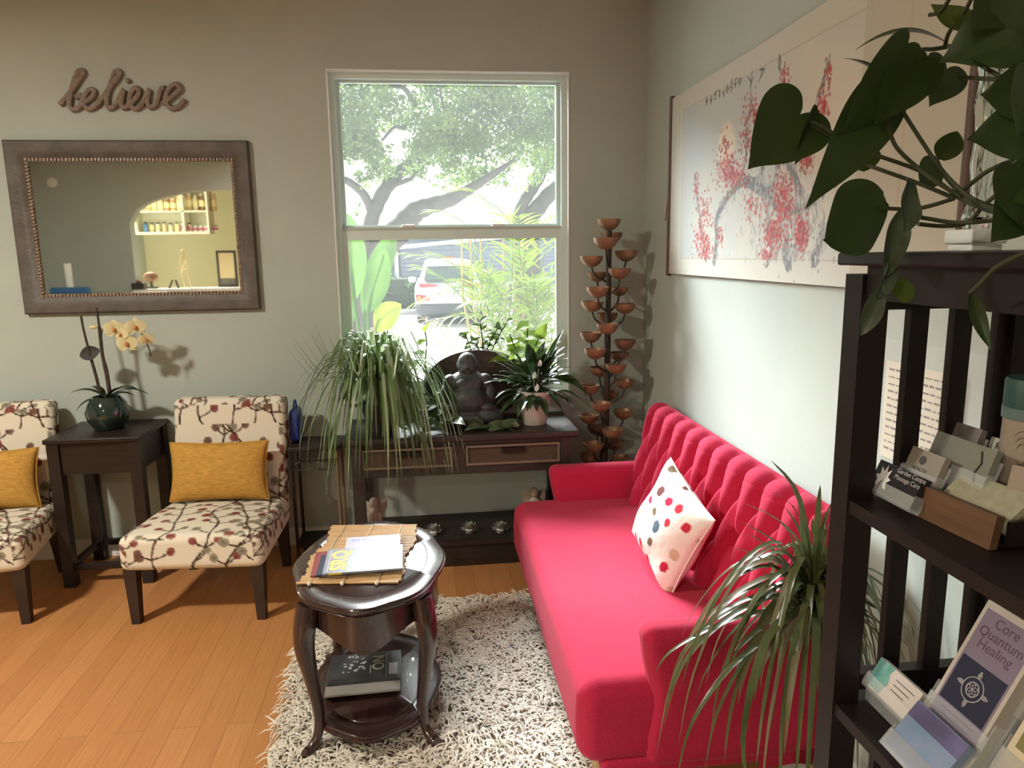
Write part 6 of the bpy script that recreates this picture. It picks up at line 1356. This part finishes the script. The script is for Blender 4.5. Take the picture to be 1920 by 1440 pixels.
# ================================================================ the pantry behind the arch, seen in the mirror
SHW = mat('pantry_shelf_paint', (0.80, 0.78, 0.66), 0.6)
yp = YF-2.0
a = MPX(262, 436, yp+0.15); b = MPX(395, 444, yp+0.15); topz = MPX(390, 340, yp).z
t = thing('wall_shelves', 'white wall shelves full of jars in the room behind the arch, seen in the mirror', 'shelves', (a.x, yp, a.z)); O = V((a.x, yp, a.z)); Wd = b.x-a.x
for nm, bs in (('shelf_board', ((0, -0.02, -0.035), (Wd, 0.28, 0))), ('shelf_board', ((0, -0.02, 0.30), (Wd, 0.28, 0.325))), ('shelf_board', ((0, -0.02, 0.64), (Wd, 0.28, 0.665))), ('side_panel', ((-0.03, -0.02, -0.035), (0, 0.28, 1.0))), ('side_panel', ((Wd, -0.02, -0.035), (Wd+0.03, 0.28, 1.0))), ('divider', ((Wd*0.655, -0.02, 0), (Wd*0.655+0.03, 0.28, 0.98))), ('back_panel', ((0, -0.03, 0), (Wd, -0.02, 1.0)))):
    mb = MB(); mb.b2(*bs); mb.build(nm, SHW, t, smooth=False)
JG = [mat('jar_amber', (0.42, 0.22, 0.10), 0.3), mat('jar_straw', (0.60, 0.45, 0.22), 0.3), mat('jar_cream', (0.70, 0.62, 0.42), 0.35), mat('jar_brown', (0.22, 0.13, 0.07), 0.3)]
LBL = mat('jar_label', (0.80, 0.72, 0.45), 0.7); LIDM = mat('jar_lid', (0.60, 0.52, 0.42), 0.4); PNK = mat('pink_label', (0.55, 0.10, 0.28), 0.5); BLU = mat('blue_bottle', (0.10, 0.24, 0.50), 0.3); DKC = mat('dark_cap', (0.05, 0.045, 0.04), 0.5)
def jar(x, y, z, r_, h_, m_, lab, name='jar', lid=LIDM, lb=LBL, grp='jars on the pantry shelves'):
    j = thing(name, lab, name, (x, y, z), group=grp)
    mb = MB(); mb.lathe([(r_*0.92, 0), (r_, 0.01), (r_, h_*0.72), (r_*0.7, h_*0.84), (r_*0.7, h_*0.88)], n=14); mb.build('body', m_, j)
    mb = MB(); mb.lathe([(r_*0.76, h_*0.86), (r_*0.76, h_), (0, h_)], n=14); mb.build('lid', lid, j)
    if lb: mb = MB(); mb.lathe([(r_*1.01, h_*0.25), (r_*1.01, h_*0.62)], n=14); mb.build('label', lb, j)
r = random.Random(6)
for k in range(7): jar(O.x+0.16+0.095*k, yp+0.12, O.z+0.326, 0.042, r.uniform(0.20, 0.27), JG[k % 4], 'labelled herb jar in the long middle bay of the mirrored pantry shelves', grp='herb jars in the long middle bay')
for k in range(5): jar(O.x+Wd*0.655+0.085+0.093*k, yp+0.12, O.z+0.326, 0.043, r.uniform(0.22, 0.28), JG[(k+1) % 4], 'large herb jar in the short middle bay of the pantry shelves', grp='herb jars in the short middle bay')
for k in range(8): jar(O.x+0.10+0.095*k, yp+0.14, O.z+0.001, 0.034, r.uniform(0.13, 0.17), BLU if k == 0 else (JG[2] if k % 2 else WHITE), 'blue bottle at the start of the lowest pantry shelf' if k == 0 else 'small pale bottle with dark cap on the lowest pantry shelf', 'bottle', DKC, None if k == 0 else (PNK if k > 5 else LBL), 'small bottles on the lowest pantry shelf' if k else 'blue bottle')
for k in range(6): jar(O.x+Wd*0.655+0.075+0.078*k, yp+0.14, O.z+0.001, 0.033, 0.10, WHITE, 'small white pot with pink label in the short low bay of the pantry shelves', 'pot', DKC if k > 3 else WHITE, PNK, 'pink-labelled pots')
for k in range(4): jar(O.x+Wd*0.655+0.10+0.11*k, yp+0.12, O.z+0.666, 0.045, 0.22, JG[3-k % 4], 'dark herb jar on the topmost pantry shelf', grp='jars on the topmost pantry shelf')
# anatomical skeleton, globe on a stand, black box, small easel, framed picture on the ledge and cups on the reception desk
yl = YF-T-0.2
zl = aled
BON = mat('bone_ivory', (0.72, 0.62, 0.36), 0.5)
p = MPX(350, 540, yl); t = thing('skeleton_model', 'small ivory anatomical skeleton standing on the ledge, seen in the mirror', 'model', (p.x, yl, zl)); s = (MPX(345, 467, yl).z-zl)/1.0
blob('bones', [((0, 0, 0.93*s), 0.065*s, (0.9, 1, 1.1)), ((0, 0.03*s, 0.88*s), 0.035*s, (1, 1, 0.8)), ((0, 0, 0.72*s), 0.075*s, (1, 0.7, 1.3)), ((0, 0, 0.52*s), 0.07*s, (1.1, 0.7, 0.7)), ((0, 0, 0.82*s), 0.02*s, (4.5, 1, 1)), ((0, 0, 0.62*s), 0.018*s, (1, 1, 4))], BON, t, 0.006, 2)
mb = MB()
for s_ in (-1, 1):
    mb.tube([(s_*0.085*s, 0, 0.82*s), (s_*0.12*s, 0.01, 0.62*s), (s_*0.10*s, 0.06*s, 0.44*s)], [0.014*s, 0.011*s, 0.014*s], n=7); mb.tube([(s_*0.05*s, 0, 0.50*s), (s_*0.08*s, 0.02, 0.27*s), (s_*0.08*s+0.04*s, 0, 0.03*s)], [0.018*s, 0.014*s, 0.012*s], n=7); mb.box((s_*0.08*s+0.04*s, 0.03*s, 0.012*s), (0.035*s, 0.10*s, 0.024*s))
mb.build('limbs', BON, t)
p = MPX(285, 538, yl); t = thing('stone_globe', 'brown round stone on a small dark stand on the ledge, seen in the mirror', 'ornament', (p.x, yl, zl)); rr = 0.085
mb = MB(); mb.rbox((0, 0, 0.012), (0.16, 0.10, 0.024), 0.006, n=2, seg=2); mb.lathe([(0.03, 0.02), (0.018, 0.05), (0.03, 0.09)], n=12); mb.build('stand', DKC, t)
mb = MB(); mb.ball((0, 0, 0.09+rr*0.8), rr, 20, (1.15, 1, 0.85)); mb.build('stone', mat('brown_agate', (0.28, 0.14, 0.08), 0.4, color2=(0.15, 0.07, 0.04), vscale=12), t)
p = MPX(262, 538, YF+0.0); t = thing('black_box', 'black box with a round stone on it, beside the stone globe in the mirror', 'box', (p.x, YF-0.05, zl)); mb = MB(); mb.b2((-0.10, -0.06, 0), (0.06, 0.06, 0.09)); mb.build('box', DKC, t, smooth=False); mb = MB(); mb.ball((-0.03, 0, 0.105), 0.045, 12, (1.2, 1, 0.6)); mb.build('round_stone', bpy.data.materials['brown_agate'], t)
p = MPX(333, 538, yl); t = thing('tabletop_easel', 'tiny dark easel standing open on the ledge, seen in the mirror', 'easel', (p.x, yl+0.12, zl)); mb = MB()
for s_ in (-1, 1): mb.add([(s_*0.01, 0, 0.115), (s_*0.03, 0.0, 0.115), (s_*0.075, 0.03, 0), (s_*0.05, 0.03, 0), (s_*0.01, -0.02, 0.115), (s_*0.03, -0.02, 0.115), (s_*0.075, 0.01, 0), (s_*0.05, 0.01, 0)], [(0, 1, 2, 3), (4, 7, 6, 5), (0, 3, 7, 4), (1, 5, 6, 2)])
mb.build('legs', DKC, t, smooth=False)
p0 = MPX(405, 470, yl-0.05); p1 = MPX(442, 468, yl-0.05); t = thing('framed_print', 'dark-framed cream picture standing on the ledge at the arch side, seen in the mirror', 'picture', (p0.x, yl-0.05, zl)); wd = p1.x-p0.x; ht = p0.z-zl
mb = MB(); mb.b2((0, -0.015, 0), (0.03, 0.015, ht)); mb.b2((0.03, -0.015, ht-0.03), (wd, 0.015, ht)); mb.b2((wd-0.03, -0.015, 0), (wd, 0.015, ht-0.03)); mb.b2((0.03, -0.015, 0), (wd-0.03, 0.015, 0.03)); mb.build('frame', DKC, t, smooth=False)
mb = MB(); mb.b2((0.03, -0.012, ht*0.24), (wd-0.03, 0.008, ht-0.03)); mb.build('print', mat('cream_print', (0.72, 0.60, 0.34), 0.7), t, smooth=False); mb = MB(); mb.b2((0.03, -0.012, 0.03), (wd-0.03, 0.008, ht*0.24)); mb.build('dark_strip', mat('grey_strip', (0.16, 0.14, 0.11), 0.7, var=0.6, vscale=90, stretch=(3, 1, 0.1)), t, smooth=False)
# reception desk with cups and a blue tray
yd = -1.25; pz = MPX(130, 552, yd); t = thing('reception_desk', 'dark reception desk against the far wall, its top seen in the mirror', 'desk', (-4.1, yd, 0))
mb = MB(); mb.rbox((0, -0.05, pz.z-0.02), (1.7, 0.5, 0.04), 0.01, n=2, seg=2); mb.build('desk_top', DARK, t, weld=1e-5); mb = MB(); mb.b2((-0.8, -0.25, 0), (0.8, 0.13, pz.z-0.04)); mb.build('desk_front', DARK, t, smooth=False)
q = MPX(132, 540, yd-0.05); mb = MB(); mb.lathe([(0.035, 0), (0.045, 0.09), (0.047, 0.095), (0.040, 0.095), (0.031, 0.004), (0, 0.004)], n=16); cup = mb.build('paper_cup', WHITE); cup.location = (q.x, yd-0.05, pz.z)
tag(cup, 'white paper cup in the stacked cup tower seen in the mirror', 'cup', 'stacked paper cups')
for k in range(1, 9): c_ = cup.copy(); COL.objects.link(c_); c_.location.z += 0.035*k
q = MPX(133, 530, yd+0.08); t = thing('blue_tray', 'blue plastic tray in front of the white paper cups, seen in the mirror', 'tray', (q.x, yd+0.10, pz.z)); mb = MB(); mb.rbox((0, 0, 0.045), (0.44, 0.10, 0.09), 0.02, n=2, seg=2); mb.build('tray', mat('blue_plastic', (0.03, 0.12, 0.28), 0.25), t, weld=1e-5)
q = MPX(97, 342, YF+0.03); t = thing('smoke_detector', 'white round smoke detector high on the mirrored far wall', 'detector', (q.x, YF, q.z)); mb = MB(); mb.lathe([(0.065, 0), (0.065, 0.02), (0.045, 0.035), (0, 0.035)], n=20, M=Matrix.Rotation(-math.pi/2, 4, 'X')); mb.build('case', WHITE, t)
